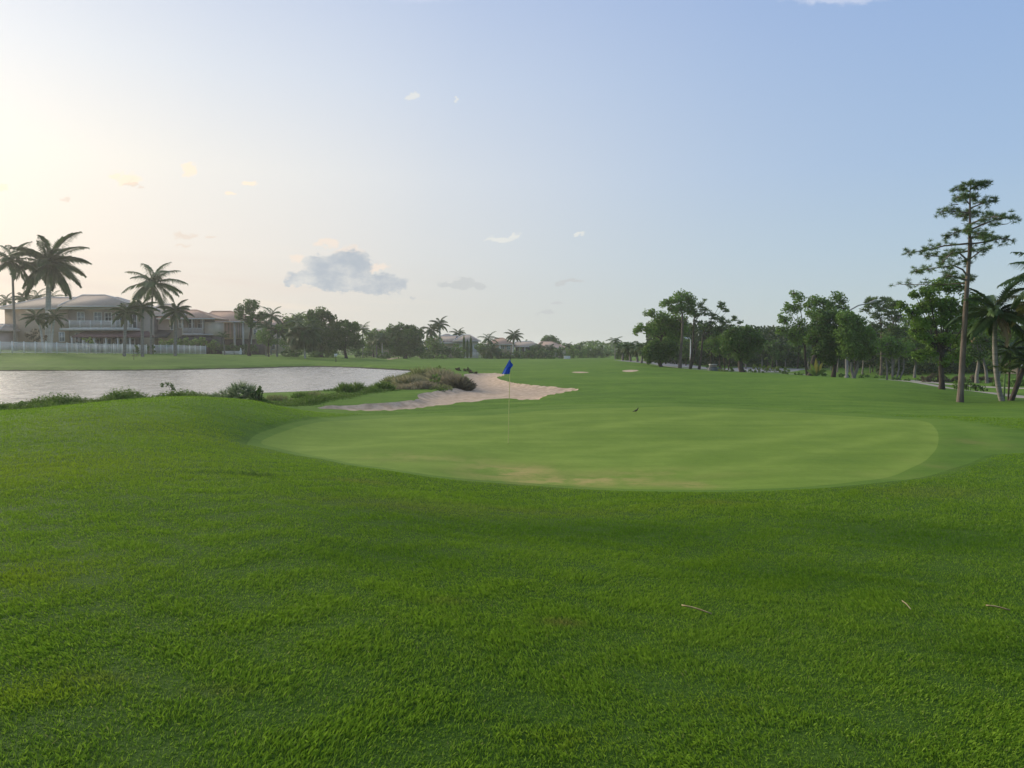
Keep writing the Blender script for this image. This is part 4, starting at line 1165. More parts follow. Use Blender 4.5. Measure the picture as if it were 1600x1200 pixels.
# banks of shrubs in front of the distant houses: each shrub its own
SH = 'garden shrubs in front of the distant houses'
shr = [(668, 550, 9, 9, 205, 'low grey-green shrub below the feathery tree'), (689, 549, 10, 9, 206, 'round dark shrub in front of the solar-panelled house'), (701, 547, 9, 10, 206, 'tall dark shrub left of the three cypresses'),
       (713, 546, 10, 12, 208, 'broad shrub just left of the tallest cypress'), (720, 552, 7, 7, 209, 'low shrub at the foot of the cypresses'), (750, 541, 9, 10, 225, 'shrub behind the distant white fence'),
       (757, 545, 10, 13, 222, 'dense shrub at the right end of the distant white fence'), (776, 551, 10, 9, 218, 'dark shrub under the pink house'), (790, 555, 11, 7, 220, 'low dark shrub behind the flag'),
       (807, 552, 9, 9, 224, 'shrub right of the white palm trunk'), (819, 554, 10, 8, 226, 'low shrub below the shaded porch'), (831, 549, 10, 11, 228, 'round shrub left of the first small palm'),
       (846, 552, 11, 10, 230, 'wide shrub below the peach gabled house'), (862, 553, 11, 9, 232, 'dark shrub below the second small palm'), (876, 551, 10, 11, 234, 'tall shrub left of the utility cabinet'),
       (893, 549, 9, 11, 240, 'tall shrub just behind the utility cabinet'), (908, 551, 10, 10, 244, 'shrub right of the utility cabinet'), (922, 549, 11, 11, 248, 'round tree-like shrub left of the far gap'),
       (935, 549, 11, 10, 246, 'round dark shrub near the end of the fairway'), (948, 552, 9, 8, 250, 'low shrub left of the thin airy palm'),
       (560, 551, 10, 6, 178, 'low shrub under the spreading dark tree'), (575, 552, 10, 6, 184, 'low shrub before the grey-green ragged tree'), (601, 555, 14, 6, 180, 'flat-topped shrub left of the tiny far bunker'),
       (667, 556, 12, 5, 196, 'low flat shrub at the foot of the broad round tree'), (690, 557, 12, 4, 198, 'low clipped shrub strip below the round dark shrub'), (447, 549, 9, 7, 150, 'low shrub left of the weeping palm'),
       (462, 551, 9, 6, 148, 'dark low shrub behind the weeping palm trunk'), (492, 553, 12, 6, 152, 'dark shrub at the foot of the largest fig'), (515, 552, 12, 6, 156, 'dark shrub right of the fig trunk'),
       (968, 552, 9, 9, 175, 'shrub right of the thin airy palm'), (981, 554, 8, 8, 150, 'shrub among the cabbage palms')]
for px_, py_, rx_, ry_, Y_, lb_ in shr:
    bush('shrub', lb_, 'shrub', Y_, [(px_ - rx_ * .35, py_ + 1, rx_ * .7, ry_ * .9), (px_ + rx_ * .4, py_, rx_ * .7, ry_), (px_, py_ + ry_ * .5, rx_, ry_ * .7)], rnd.choice([L_dark, L_dark, L_mid]), SH, leaf_px=2.2)

# ================================================================== right-hand side
GP = 'trees along the right of the fairway'
make_tree('pine_tree', 'tall rounded pine with bare straight trunk, highest of the left clump', 'pine tree', 102, 1063.5,
          [(1067, 463, 15, 10), (1078, 468, 12, 10), (1053, 470, 14, 9), (1039, 475, 11, 6), (1074, 480, 15, 9), (1060, 484, 13, 8), (1082, 488, 11, 7), (1050, 482, 9, 6)], L_mid, B_pine, 5, fork=(1066, 492), group=GP, dens=1.15, leaf_px=2.4)
make_tree('broadleaf_tree', 'leafy green oak filling the left of the clump with two jutting lower boughs', 'tree', 106, 1031,
          [(1015, 488, 11, 7), (1001, 512, 11, 8), (995, 518, 6, 5), (1028, 496, 14, 11), (1042, 503, 18, 12), (1058, 502, 14, 12), (1022, 514, 16, 11), (1039, 521, 20, 12), (1064, 513, 12, 12), (1054, 526, 16, 10), (1070, 500, 8, 6), (1046, 512, 12, 10)], L_mid, B_dark, 5, group=GP, dens=1.15)
make_tree('broadleaf_tree', 'low dark spreading oak at the left end of the clump', 'tree', 103, 1031.5, [(1016, 549, 11, 13), (1032, 553, 14, 14), (1049, 548, 13, 13), (1024, 540, 12, 10), (1043, 538, 13, 9), (1012, 560, 8, 8)], L_dark, B_dark, 6, group=GP, dens=1.3, solid=True)
make_tree('pine_tree', 'slender forked pine with crooked trunk right of the tallest pine', 'pine tree', 100, 1079,
          [(1094, 478, 9, 8), (1099, 488, 9, 8), (1088, 492, 8, 7), (1093, 502, 8, 6), (1080, 512, 6, 4), (1099, 470, 4, 3)], L_pine, B_dark, 3.6, fork=(1085, 498), group=GP, style='pine', extra_trunks=[(1080, 1089, 532)])
make_tree('pine_tree', 'leaning pine with scattered airy tufts stretching to the right', 'pine tree', 100, 1092,
          [(1124, 476, 8, 6), (1131, 481, 7, 5), (1136, 487, 7, 5), (1113, 494, 8, 7), (1122, 499, 10, 7), (1131, 504, 9, 6), (1109, 507, 10, 8), (1098, 511, 9, 7), (1126, 515, 12, 8), (1111, 522, 12, 9), (1148, 498, 8, 5), (1154, 504, 6, 4), (1143, 508, 6, 4)],
          L_pine, B_dark, 4, fork=(1100, 522), group=GP, style='pine', dens=1.1)
make_tree('broadleaf_tree', 'rounded dark oak with short thick trunk right of the airy pine', 'tree', 89, 1158.5,
          [(1155, 521, 18, 10), (1171, 519, 15, 9), (1184, 532, 12, 12), (1140, 528, 12, 12), (1155, 537, 20, 14), (1172, 545, 18, 14), (1160, 557, 15, 10), (1136, 541, 12, 11), (1147, 516, 8, 5)], L_dark, B_dark, 9, group=GP, dens=1.25, solid=True)
make_tree('broadleaf_tree', 'green tree with thin stems filling the gap left of the rounded dark oak', 'tree', 106, 1125,
          [(1112, 534, 12, 12), (1127, 531, 12, 12), (1120, 545, 14, 10), (1100, 540, 10, 10), (1136, 552, 10, 9)], L_mid, B_dark, 2.4, group=GP, extra_trunks=[(1133, 1131, 545), (1139, 1138, 548), (1112, 1112, 540)])
make_tree('broadleaf_tree', 'airy light-leaved tree at the left of the big middle group', 'tree', 86, 1262,
          [(1243, 459, 9, 8), (1249, 467, 11, 9), (1232, 482, 10, 9), (1220, 497, 7, 7), (1243, 483, 11, 9), (1228, 500, 11, 8), (1223, 517, 9, 8), (1237, 524, 12, 9), (1247, 508, 13, 12), (1256, 524, 15, 13), (1243, 532, 10, 8)], L_mid, B_dark, 5, fork=(1256, 530), group=GP, dens=.85)
make_tree('broadleaf_tree', 'high-topped tree behind the big dark oaks of the middle group', 'tree', 84, 1272,
          [(1275, 469, 12, 8), (1284, 474, 13, 9), (1266, 479, 11, 9), (1305, 463, 11, 8), (1312, 470, 8, 7), (1302, 476, 12, 9), (1291, 482, 13, 9), (1269, 491, 13, 11), (1316, 482, 9, 8)], L_mid, B_dark, 6, fork=(1285, 505), group=GP)
make_tree('broadleaf_tree', 'massive dark oak with leaning black trunk in the middle group', 'tree', 80, 1264,
          [(1281, 497, 17, 12), (1300, 497, 17, 14), (1291, 519, 19, 15), (1283, 541, 15, 12), (1303, 545, 19, 14), (1278, 553, 11, 9), (1297, 562, 11, 9), (1268, 528, 11, 11), (1310, 528, 15, 14), (1276, 510, 13, 10)], L_dark, B_dark, 9, fork=(1276, 552), group=GP, dens=1.25, solid=True, extra_trunks=[(1304, 1306, 562)])
make_tree('broadleaf_tree', 'wide dark oak forming the right half of the middle group, with forked grey trunk', 'tree', 78, 1335,
          [(1319, 498, 14, 12), (1331, 495, 12, 9), (1341, 505, 15, 11), (1351, 519, 15, 13), (1358, 532, 11, 12), (1318, 522, 18, 16), (1336, 525, 19, 16), (1327, 547, 19, 14), (1346, 550, 15, 12), (1360, 545, 8, 9), (1326, 508, 14, 12)], L_mid, B_grey, 6, fork=(1340, 568), group=GP, dens=1.25, solid=True, extra_trunks=[(1336, 1330, 566)])
make_tree('pine_tree', 'flat-topped pine behind the oaks, left of two', 'pine tree', 98, 1378,
          [(1365, 471, 15, 8), (1379, 470, 12, 6), (1356, 479, 10, 6), (1375, 482, 13, 8), (1349, 485, 8, 5), (1368, 493, 10, 8), (1386, 495, 12, 8), (1378, 511, 12, 10), (1366, 508, 9, 8)], L_pine, B_pine, 4, fork=(1376, 500), group=GP, style='pine', dens=1.3)
make_tree('pine_tree', 'flat-topped pine behind the oaks, right of two', 'pine tree', 96, 1396,
          [(1393, 475, 13, 8), (1404, 473, 8, 5), (1393, 486, 14, 8), (1403, 497, 12, 9), (1398, 515, 13, 11), (1387, 527, 12, 10), (1407, 520, 10, 10)], L_pine, B_pine, 4, fork=(1396, 505), group=GP, style='pine', dens=1.3)
make_tree('broadleaf_tree', 'low grey-trunked thicket tree left of the oak by the path', 'tree', 76, 1394,
          [(1386, 538, 14, 12), (1402, 540, 13, 12), (1374, 543, 11, 10), (1392, 552, 14, 9), (1414, 545, 11, 11)], L_mid, B_grey, 3.5, fork=(1395, 565), group=GP, extra_trunks=[(1389, 1384, 560), (1400, 1404, 558), (1407, 1412, 560)])
make_tree('broadleaf_tree', 'large bright-leaved oak with thick black trunk beside the cart path', 'tree', 46, 1470,
          [(1411, 478, 9, 7), (1423, 488, 15, 10), (1427, 462, 10, 7), (1447, 456, 15, 9), (1471, 445, 17, 10), (1493, 450, 15, 10), (1457, 473, 17, 12), (1484, 473, 17, 12), (1437, 505, 15, 11), (1460, 505, 17, 12), (1487, 505, 15, 12),
           (1472, 530, 14, 10), (1511, 472, 16, 12), (1518, 500, 15, 13), (1503, 533, 15, 12), (1443, 530, 12, 10), (1430, 520, 11, 9), (1458, 550, 12, 9), (1448, 480, 15, 10), (1440, 556, 11, 9), (1490, 556, 12, 10), (1474, 566, 9, 7), (1508, 562, 11, 9), (1474, 490, 16, 12), (1498, 490, 14, 12)], L_mid, B_dark, 9, fork=(1474, 545), group=GP, dens=1.75, leaf_px=3.0)
make_tree('broadleaf_tree', 'dark bushy tree behind the tall pine and the right-hand palms', 'tree', 66, 1528,
          [(1520, 470, 13, 10), (1535, 482, 11, 10), (1532, 505, 14, 12), (1520, 530, 14, 12), (1540, 532, 14, 14), (1555, 545, 12, 12), (1512, 550, 12, 10), (1530, 556, 14, 10)], L_dark, B_grey, 6, fork=(1528, 560), group=GP, dens=1.1, extra_trunks=[(1541, 1536, 560)])
make_tree('broadleaf_tree', 'mid-green bushy tree filling the gap behind the large bright-leaved oak', 'tree', 88, 1430, [(1420, 505, 14, 11), (1441, 512, 14, 12), (1428, 530, 16, 13), (1450, 540, 14, 13), (1418, 548, 13, 11), (1462, 560, 14, 10), (1436, 562, 14, 9)], L_dark, B_grey, 4, group=GP, leaf_px=2.6)
make_tree('broadleaf_tree', 'mid-green tree behind the leaning garden palm', 'tree', 84, 1562, [(1548, 516, 13, 11), (1566, 508, 14, 11), (1560, 530, 16, 13), (1582, 528, 14, 13), (1572, 550, 15, 12), (1545, 562, 13, 10), (1592, 556, 13, 11)], L_mid, B_grey, 4, group=GP, leaf_px=2.6)
make_tree('broadleaf_tree', 'dark tree at the right edge behind the clump of garden palms', 'tree', 60, 1592, [(1588, 520, 14, 12), (1605, 515, 14, 14), (1598, 540, 16, 14), (1580, 548, 12, 12), (1612, 545, 14, 16), (1590, 562, 13, 9)], L_dark, B_dark, 5, group=GP)

# tall slash pine: trunk and limbs follow the picture, tufts at their ends
Y_ = 38; s_ = Y_ / FPX; g = gpt(1501.5, Y_)
pine = empty('slash_pine', g, 'tallest tree: lone slash pine with long bare trunk and flat tiers of needles', 'pine tree')


def zp(x, y, dy=0.0): p = P(1380 + x / 3.245, 270 + y / 3.245, Y_) - g; return Vector((p.x, dy, p.z))


tr = MB(); TP = [Vector((0, 0, -.2)), zp(393, 1100), zp(405, 900), zp(417, 700), zp(426, 560), zp(438, 400), zp(440, 250), zp(440, 130), zp(441, 62)]
tr.tube(TP, [.19, .145, .132, .118, .10, .08, .058, .038, .014], 10)
BR = [([(425, 522), (390, 492), (330, 473), (230, 490), (128, 503)], -.6, 17, 17), ([(428, 445), (350, 415), (270, 425), (200, 472)], -1.4, 13, 14), ([(435, 358), (330, 365), (260, 382), (188, 390)], .8, 16, 15),
      ([(437, 330), (390, 300), (352, 320)], -.9, 12, 10), ([(442, 430), (465, 380), (480, 320)], .4, 12, 5), ([(440, 362), (500, 355), (560, 342), (598, 346)], -.5, 12, 12),
      ([(440, 330), (520, 315), (580, 310), (638, 298)], 1.2, 14, 12), ([(440, 290), (500, 262), (560, 238), (630, 236)], -.4, 18, 18), ([(440, 235), (480, 200), (540, 185)], .9, 12, 10),
      ([(438, 205), (390, 185), (338, 180)], .7, 12, 12), ([(438, 160), (385, 128), (340, 135)], -.5, 13, 12), ([(440, 180), (500, 155), (553, 142)], -.3, 15, 12), ([(440, 128), (470, 118), (500, 122)], .5, 10, 9),
      ([(440, 95), (410, 75), (392, 78)], .3, 9, 9), ([(440, 85), (475, 66), (512, 72)], -.2, 10, 12), ([(428, 540), (460, 530), (500, 532)], .8, 13, 12), ([(425, 545), (350, 535), (290, 530), (240, 545)], -1.0, 16, 14),
      ([(425, 560), (300, 560), (190, 548)], 1.5, 15, 10), ([(436, 470), (455, 450), (465, 470)], .5, 9, 6), ([(438, 285), (410, 290), (380, 310)], .9, 11, 9), ([(438, 395), (400, 400), (360, 410), (300, 400)], 1.3, 14, 12),
      ([(440, 60), (441, 50)], 0, 10, 7), ([(436, 440), (465, 400), (475, 395)], -.8, 11, 8), ([(440, 260), (470, 240), (480, 250)], -1.2, 12, 9), ([(438, 300), (450, 320), (420, 345)], -1.1, 11, 9), ([(440, 190), (455, 205), (470, 200)], 1.0, 11, 8)]
nd = MB()
for pts, dy, spread, nt_ in BR:
    q = [zp(x, y, dy * (i / (len(pts) - 1)) * 1.3) for i, (x, y) in enumerate(pts)]
    tr.tube(q, [max(.018, (.055 if len(q) > 3 else .04) * (1 - .75 * i / (len(q) - 1))) for i in range(len(q))], 5)
    cum = [0]
    for i in range(1, len(q)): cum.append(cum[-1] + (q[i] - q[i - 1]).length)
    for k in range(int(nt_ * 2.1)):
        u = cum[-1] * (.35 + .68 * rnd.random()); i = max(j for j in range(len(q)) if cum[j] <= u or j == 0); i = min(i, len(q) - 2)
        f = min(1.05, (u - cum[i]) / max(cum[i + 1] - cum[i], 1e-6)); c = q[i].lerp(q[i + 1], f)
        off = Vector((rnd.gauss(0, .75), rnd.gauss(0, 1.5), rnd.gauss(.12, .85))) * spread * s_ / 3.245 * 1.0
        e = c + off; tr.tube([c, e], [.014, .007], 4, cap=False)
        n = 46; d = unit(n); d[:, 2] = d[:, 2] * .7 + .25; d = d + np.array(off.normalized()) * .5
        nd.add(*spikes(np.array(e) + d * .02, d, rng.uniform(.12, .24, n), .015, droop=.05))
for x0, y0, x1, y1 in ((440, 205, 352, 215), (438, 255, 392, 255), (600, 262, 655, 245), (380, 160, 335, 150)):
    tr.tube([zp(x0, y0), zp((x0 + x1) / 2, (y0 + y1) / 2 + 6), zp(x1, y1)], [.025, .016, .006], 4)
tr.build('trunk', B_pine, pine, smooth=True); nd.build('crown', L_pine, pine)

# garden palms at the right edge
GR = 'clump of garden palms at the right edge'
palm('leaning garden palm with pale curved trunk, dead skirt and dark arching fronds', 38, 1569, (1555, 497), 74, 'royal', 15, 7, GR, bark=B_palm, shaft=True, mid=(1551, 585), dry=7, lo=-30, hi=80)
palm('yellow-green young palm with upright fronds on a thin stem in the clump', 38, 1570.5, (1570, 583), 30, 'royal', 9, 2.6, GR, bark=B_shaft, key='bright', lo=25, hi=85)
palm('dark thin-stemmed palm right of the young palm', 38.4, 1577, (1579, 548), 36, 'royal', 13, 2.6, GR, bark=B_dark, lo=-30)
palm('palm with dark trunk leaning to the right out of the clump', 38.2, 1580, (1603, 566), 36, 'royal', 12, 7, GR, bark=B_dark, mid=(1588, 605), lo=-30, hi=80)
palm('golden-fronded palm reaching in at the right edge', 37, 1640, (1628, 470), 58, 'royal', 12, 6, GR, key='yellow', lo=-35, hi=40)
palm('tall palm standing off the right edge with one frond reaching in', 35, 1665, (1650, 432), 78, 'coco', 16, 7, GR, lo=-20, hi=75)

# hedge, shrubs and undergrowth on the right
bush('hedge', 'long low reddish-brown hedge behind the cart path', 'hedge', 68, [(1446, 592, 11, 8), (1462, 592, 13, 8), (1480, 592, 13, 9), (1498, 593, 13, 9), (1516, 594, 13, 9), (1534, 595, 13, 8), (1548, 596, 10, 8)], L_reddish, dens=1.9)
bush('shrub', 'olive green rounded shrub left of the tall pine trunk', 'shrub', 52, [(1496, 600, 9, 9), (1503, 605, 7, 5)], L_mid)
bush('shrub', 'dark green rounded shrub right of the tall pine trunk', 'shrub', 50, [(1514, 602, 10, 8), (1526, 605, 10, 6), (1535, 607, 7, 4)], L_dark)
bush('shrub', 'low shrub bank left of the reddish-brown hedge', 'shrub', 72, [(1400, 593, 12, 5), (1418, 595, 12, 5), (1434, 597, 10, 6)], L_dark)
bush('shrub', 'reedy shrub behind the right-hand garden palms', 'shrub', 60, [(1560, 598, 12, 8), (1580, 600, 12, 8), (1600, 598, 12, 9)], L_mid)
bush('shrub', 'pale green shrub under the airy tree near the road bend', 'shrub', 104, [(1196, 576, 12, 6), (1212, 578, 10, 6), (1184, 573, 8, 5)], L_lite, dens=.9)
bush('shrub', 'green shrub below the big middle group, behind the young plant', 'shrub', 90, [(1226, 580, 12, 5), (1246, 583, 12, 5)], L_mid)
bush('shrub', 'dark shrub between the two thick trunks of the middle group', 'shrub', 88, [(1286, 586, 10, 6), (1318, 588, 10, 6), (1352, 590, 11, 6), (1372, 590, 11, 6)], L_dark)
bush('shrub', 'low dark shrub beside the short thick trunk of the rounded oak', 'shrub', 92, [(1140, 577, 9, 3.2), (1172, 580, 11, 3), (1186, 581, 9, 2.6)], L_dark)
bush('shrub', 'low yellow-green flower bed beside the dark grey block', 'shrub', 94, [(1126, 578.5, 6, 2), (1133, 579.5, 6, 1.8)], L_lite)
yp = empty('banana_plant', gpt(1275, 77), 'young bright plant with broad upright leaves at the foot of the black trunk', 'plant')
for i, (a, hh) in enumerate([(-.5, 1.5), (.0, 1.9), (.55, 1.6), (1.1, 1.1), (-1.1, 1.1), (.3, 1.4)]):
    mb = MB(); n = 7; V_ = []
    for k in range(n):
        t_ = k / (n - 1); x_ = math.sin(a) * hh * t_; z_ = hh * t_ * math.cos(a * t_ * .9); w_ = .03 + .17 * math.sin(math.pi * min(1, t_ * .95 + .03)); y_ = (i % 3 - 1) * .35 * t_
        V_ += [(x_ - w_ * math.cos(a), y_, z_ + w_ * math.sin(a)), (x_, y_ + .05, z_ - .02), (x_ + w_ * math.cos(a), y_, z_ - w_ * math.sin(a))]
    mb.add(V_, [(k * 3 + j, k * 3 + j + 1, k * 3 + j + 4, k * 3 + j + 3) for k in range(n - 1) for j in (0, 1)]); mb.build('leaf', L_palmy if i in (1, 2) else L_palml, yp, smooth=True)

# thin trees of the wood behind: each stands for itself
GW = 'thin trees of the wood behind the road'
wood = []
for i in range(64):
    px_ = 1018 + i * 9.4 + rnd.uniform(-4, 4); Y_ = rnd.uniform(122, 165) if px_ < 1250 else rnd.uniform(98, 135)
    top = 533 + rnd.uniform(-7, 9) - max(0, (px_ - 1330) / 270) * 8
    if px_ < 1110: top += 3
    base = 545 + (EYE + .7) * FPX / Y_
    lob = [(px_ + rnd.uniform(-5, 5), top + 6 + k * 8 + rnd.uniform(-3, 3), rnd.uniform(7, 11), rnd.uniform(6, 8)) for k in range(3)]
    lf = rnd.choice([L_deep, L_dark, L_deep, L_reddish if rnd.random() < .4 else L_dark]); bk = rnd.choice([B_grey, B_dark, B_grey])
    wh = [w_ for lim, w_ in ((1050, 'behind the left clump'), (1090, 'behind the two thin pine trunks'), (1130, 'behind the airy leaning pine'), (1170, 'behind the rounded dark oak'), (1215, 'in the gap above the road bend'), (1250, 'behind the airy light tree'),
                              (1290, 'behind the massive dark oak'), (1330, 'behind the lamp pole'), (1370, 'right of the forked oak'), (1420, 'behind the two flat-topped pines'), (1470, 'left of the oak by the path'),
                              (1510, 'behind the tall pine trunk'), (1560, 'left of the garden palms'), (9999, 'behind the garden palms')) if px_ < lim][0]
    make_tree('woodland_tree', 'thin woodland tree, %s trunk and %s crown, %s' % ('grey' if bk is B_grey else 'dark', {id(L_deep): 'dark green', id(L_dark): 'mid green'}.get(id(lf), 'brownish'), wh), 'tree', Y_, px_, lob, lf, bk, rnd.uniform(1.6, 3.0), group=GW, leaf_px=2.7, dens=.75)
under = MB(); und_n = 60000
ux = rng.uniform(1010, 1680, und_n); uY = np.where(ux > 1370, rng.uniform(98, 150, und_n), rng.uniform(130, 180, und_n)); uX = (ux - 800) / FPX * uY
zg = H(uX, uY); under.add(*leaf_quads(np.stack([uX, uY, zg + rng.uniform(0, 1, und_n) ** 1.1 * np.where(ux > 1370, 6.3, 7.4)], 1), .62)); tag(under.build('wood_undergrowth', L_deep), kind='stuff')
far = MB(); fn = 70000
fx = rng.uniform(-560, 560, fn); fy = rng.uniform(300, 350, fn); hh = 4.6 + .9 * np.sin(fx * .05) + .6 * np.sin(fx * .17 + 1) + .5 * np.sin(fx * .41)
far.add(*leaf_quads(np.stack([fx, fy, H(fx, fy) + rng.uniform(0, 1, fn) ** .8 * hh], 1), 1.25)); tag(far.build('far_wood', L_dark), kind='stuff')

# street lamp with arm above the oaks, white lamp among the trunks
def lamp(label, Y, base_px, top, tip, m_, wd=2.6):
    g = gpt(base_px, Y); r = empty('street_lamp', g, label, 'street lamp', 'street lamps among the trees')
    a = P(*top, Y) - g; e = P(*tip, Y) - g; w_ = wd * Y / FPX / 2
    MB().tube([(0, 0, -.2), (0, 0, .3), (0, 0, .31), a], [w_ * 1.5, w_ * 1.5, w_, w_ * .7], 9).build('pole', m_, r, smooth=True)
    MB().tube([a, a.lerp(e, .5) + Vector((0, 0, .22)), e], [w_ * .55, w_ * .5, w_ * .45], 7).build('arm', m_, r, smooth=True)
    d = (e - a).normalized()
    MB().tube([e - d * .1, e + d * .15, e + d * .55, e + d * .75], [.06, .13, .15, .05], 8).build('lamp_head', m_, r, smooth=True)


M_pole = mat('pole_concrete', (.42, .40, .36), (.34, .32, .29), scale=2, rough=.8)
lamp('tall pale street lamp whose curved arm shows above the right half of the dark oaks', 82, 1323, (1322, 488), (1360, 473), M_pole, 4)
lamp('small white street lamp between the thin pine trunks', 112, 1078.5, (1079, 531), (1074, 529), M_white, 1.6)

# dark grey entrance block and a parked car beyond it
g = gpt(1115, 96); r = empty('entrance_block', g, 'dark grey stone block with stepped top at the end of the lawn before the road', 'stone block')
s_ = 96 / FPX; M_stone = mat('grey_stone', (.17, .18, .18), (.11, .12, .12), scale=2.5, rough=.9, bump=.6)
MB().box(-8 * s_, 8 * s_, -.5, .5, -.3, 5 * s_).build('plinth', M_stone, r); MB().box(-6 * s_, 4 * s_, -.35, .35, 5 * s_, 9.5 * s_).build('block', M_stone, r); MB().box(-6.4 * s_, 4.4 * s_, -.42, .42, 9.5 * s_, 10.3 * s_).build('cap', M_slab, r)
for k in range(3): MB().box((-5.2 + k * 3.2) * s_, (-2.6 + k * 3.2) * s_, -.375, -.352, 6 * s_, 8.6 * s_).build('panel', M_taup, r)
bush('bush', 'small round dark red-brown bush just right of the grey block', 'bush', 100, [(1124.5, 573, 4, 3)], L_reddish, dens=1.5)
bush('bush', 'small dark bush just left of the grey block', 'bush', 100, [(1106, 573, 3, 2.4)], L_dark, dens=1.5)

# ================================================================== plants on the near bank
def reeds(name, label, cat, px, Y, w_px, h_px, n, material, group=None, wd=.03, lean=.35, droop=.1, depth=1.0, mats=None):
    s = Y / FPX; g = gpt(px, Y); x = np.clip(rng.normal(0, .42, n), -.85, .85) * w_px * s; y = np.clip(rng.normal(0, .42, n), -.85, .85) * w_px * s * depth
    z = H(x + g.x, y + g.y) - g.z
    z = np.maximum(z, WATER - g.z - .02)
    d = rng.normal(0, lean, (n, 3)); d[:, 2] = 1; d[:, 0] += x / (w_px * s) * .5
    L = h_px * s * rng.uniform(.5, 1.15, n) * np.exp(-(x / (w_px * s)) ** 2 * .6)
    mb = MB(); mb.add(*spikes(np.stack([x, y, z - .03], 1), d, L, wd * rng.uniform(.6, 1.3, n), droop)); o = mb.build(name, material); o.location = g
    return tag(o, label, cat, group)


def palmetto(label, px, Y, w_px, h_px, n, group, leaf=.62, fmin=-.1):
    """saw palmetto: a fan of stiff blades on each stalk, the fans spread over a low dome"""
    s = Y / FPX; g = gpt(px, Y); g.z = max(g.z, WATER); root = empty('saw_palmetto', g, label, 'palmetto', group)
    fans = []
    for v_ in range(3):
        mb = MB(); k = 17
        an = np.linspace(-1.45, 1.45, k) + rng.uniform(-.05, .05, k)
        d = np.stack([np.cos(an), np.sin(an), rng.uniform(-.1, .25, k)], 1); L = .66 * (1 - .25 * np.abs(an) / 1.45) * rng.uniform(.85, 1.1, k)
        V_, F_, r_ = spikes(np.tile([0.42, 0, 0.0], (k, 1)), d, L, .075); mb.add(V_, F_, r_); mb.tube([(0, 0, 0), (.42, 0, 0)], [.014, .01], 4, r=.8); fans.append(mb.build('leaf', L_saw, link=False))
    for i in range(n):
        o = bpy.data.objects.new('leaf', rnd.choice(fans)); C.objects.link(o); o.parent = root
        az = i * 2.39996 + rnd.uniform(-.3, .3); ele = fmin + (1.4 - fmin) * (1 - (1 - (i + .5) / n) ** .5) + rnd.uniform(-.1, .1); R_ = rnd.uniform(.3, 1)
        d = Vector((math.cos(az) * math.cos(ele), math.sin(az) * math.cos(ele), math.sin(ele)))
        st = Vector((d.x * w_px * s * .42 * R_, d.y * w_px * s * .42 * R_, max(0.05, d.z * h_px * s * .42 * R_)))
        o.location = st; o.rotation_euler = (rnd.uniform(-.8, .8), -ele, az); k = leaf * h_px * s * rnd.uniform(.75, 1.1); o.scale = (k, k, k)


GB = 'saw palmettos on the near lake bank'
palmetto('largest saw palmetto, a round grey-green fan clump against the lake', 376, 32, 38, 40, 64, GB, leaf=.60)
palmetto('medium saw palmetto just left of the largest one', 345, 32.5, 24, 22, 34, GB, leaf=.7)
palmetto('low wide saw palmetto left of the medium one', 306, 33, 34, 18, 34, GB, leaf=.72, fmin=.2)
palmetto('saw palmetto at the far left of the bank, spreading above the weeds', 82, 29.5, 34, 15, 34, GB, leaf=.8, fmin=.25)
palmetto('small saw palmetto at the base of the sapling', 280, 33, 14, 13, 14, GB, leaf=.8, fmin=.2)
bush('bush', 'dark leafy bush at the right foot of the largest palmetto', 'bush', 31.5, [(402, 608, 8, 7), (397, 614, 8, 5), (408, 614, 6, 4)], L_dark, leaf_px=3.2)
sap = empty('sapling', gpt(262, 31), 'small leaning sapling with a tuft of dark leaves at the water edge', 'sapling'); s_ = 31 / FPX
a_ = P(262, 601, 31) - sap.location; b2 = P(268, 606, 31) - sap.location
MB().tube([(.1, 0, -.1), (b2.x + .1, 0, .1), a_], [.012, .01, .006], 5).build('stem', B_dark, sap)
mb = MB()
for cx_, cy_, rr2 in ((254, 602, 4), (262, 600, 5), (269, 603, 4), (271, 608, 4)):
    c = P(cx_, cy_, 31) - sap.location; mb.add(*leaf_quads(np.array(c) + unit(60) * rng.uniform(.2, 1, 60)[:, None] * rr2 * s_, 2.6 * s_))
mb.build('crown', L_dark, sap)
# weedy fringe: ground cover nobody could count
fr = MB()
q = world_line([(-150, 24.5), (0, 25.5), (60, 26.5), (120, 28), (180, 29.5), (240, 31), (300, 32), (360, 31.5), (400, 31.5), (440, 32.5), (480, 35), (520, 38), (560, 41), (600, 45)])
for i in range(len(q) - 1):
    left = i < 6
    n = 2600 if left else 1000
    t_ = rng.random(n)[:, None]; pos = q[i] + (q[i + 1] - q[i]) * t_; dirn = q[i + 1] - q[i]; nr = np.array([-dirn[1], dirn[0]]) / np.linalg.norm(dirn)
    wid = 2.0 if left else 1.1
    off = rng.normal(0, .45, n)[:, None] * wid; pos = pos + nr * off
    zg = np.maximum(H(pos[:, 0], pos[:, 1]), WATER)
    clump = np.clip(.55 + .45 * np.sin(pos[:, 0] * 1.7) * np.sin(pos[:, 1] * 1.1 + pos[:, 0] * .6) + .25 * np.sin(pos[:, 0] * 5.1), .15, 1.2)
    hgt = (.50 if left else .36) * clump * rng.uniform(.5, 1.3, n) * np.exp(-(off[:, 0] / wid) ** 2)
    base = np.stack([pos[:, 0], pos[:, 1], zg - .02], 1); d = rng.normal(0, .4, (n, 3)); d[:, 2] = 1
    fr.add(*spikes(base, d, hgt * rng.uniform(.6, 1.3, n), .022, .1))
    n2 = n * 2; k = rng.integers(0, n, n2); lp = base[k] + np.stack([rng.normal(0, .06, n2), rng.normal(0, .06, n2), hgt[k] * rng.uniform(.1, .95, n2)], 1)
    fr.add(*leaf_quads(lp, .07))
tag(fr.build('bank_weeds', L_weed), kind='stuff')
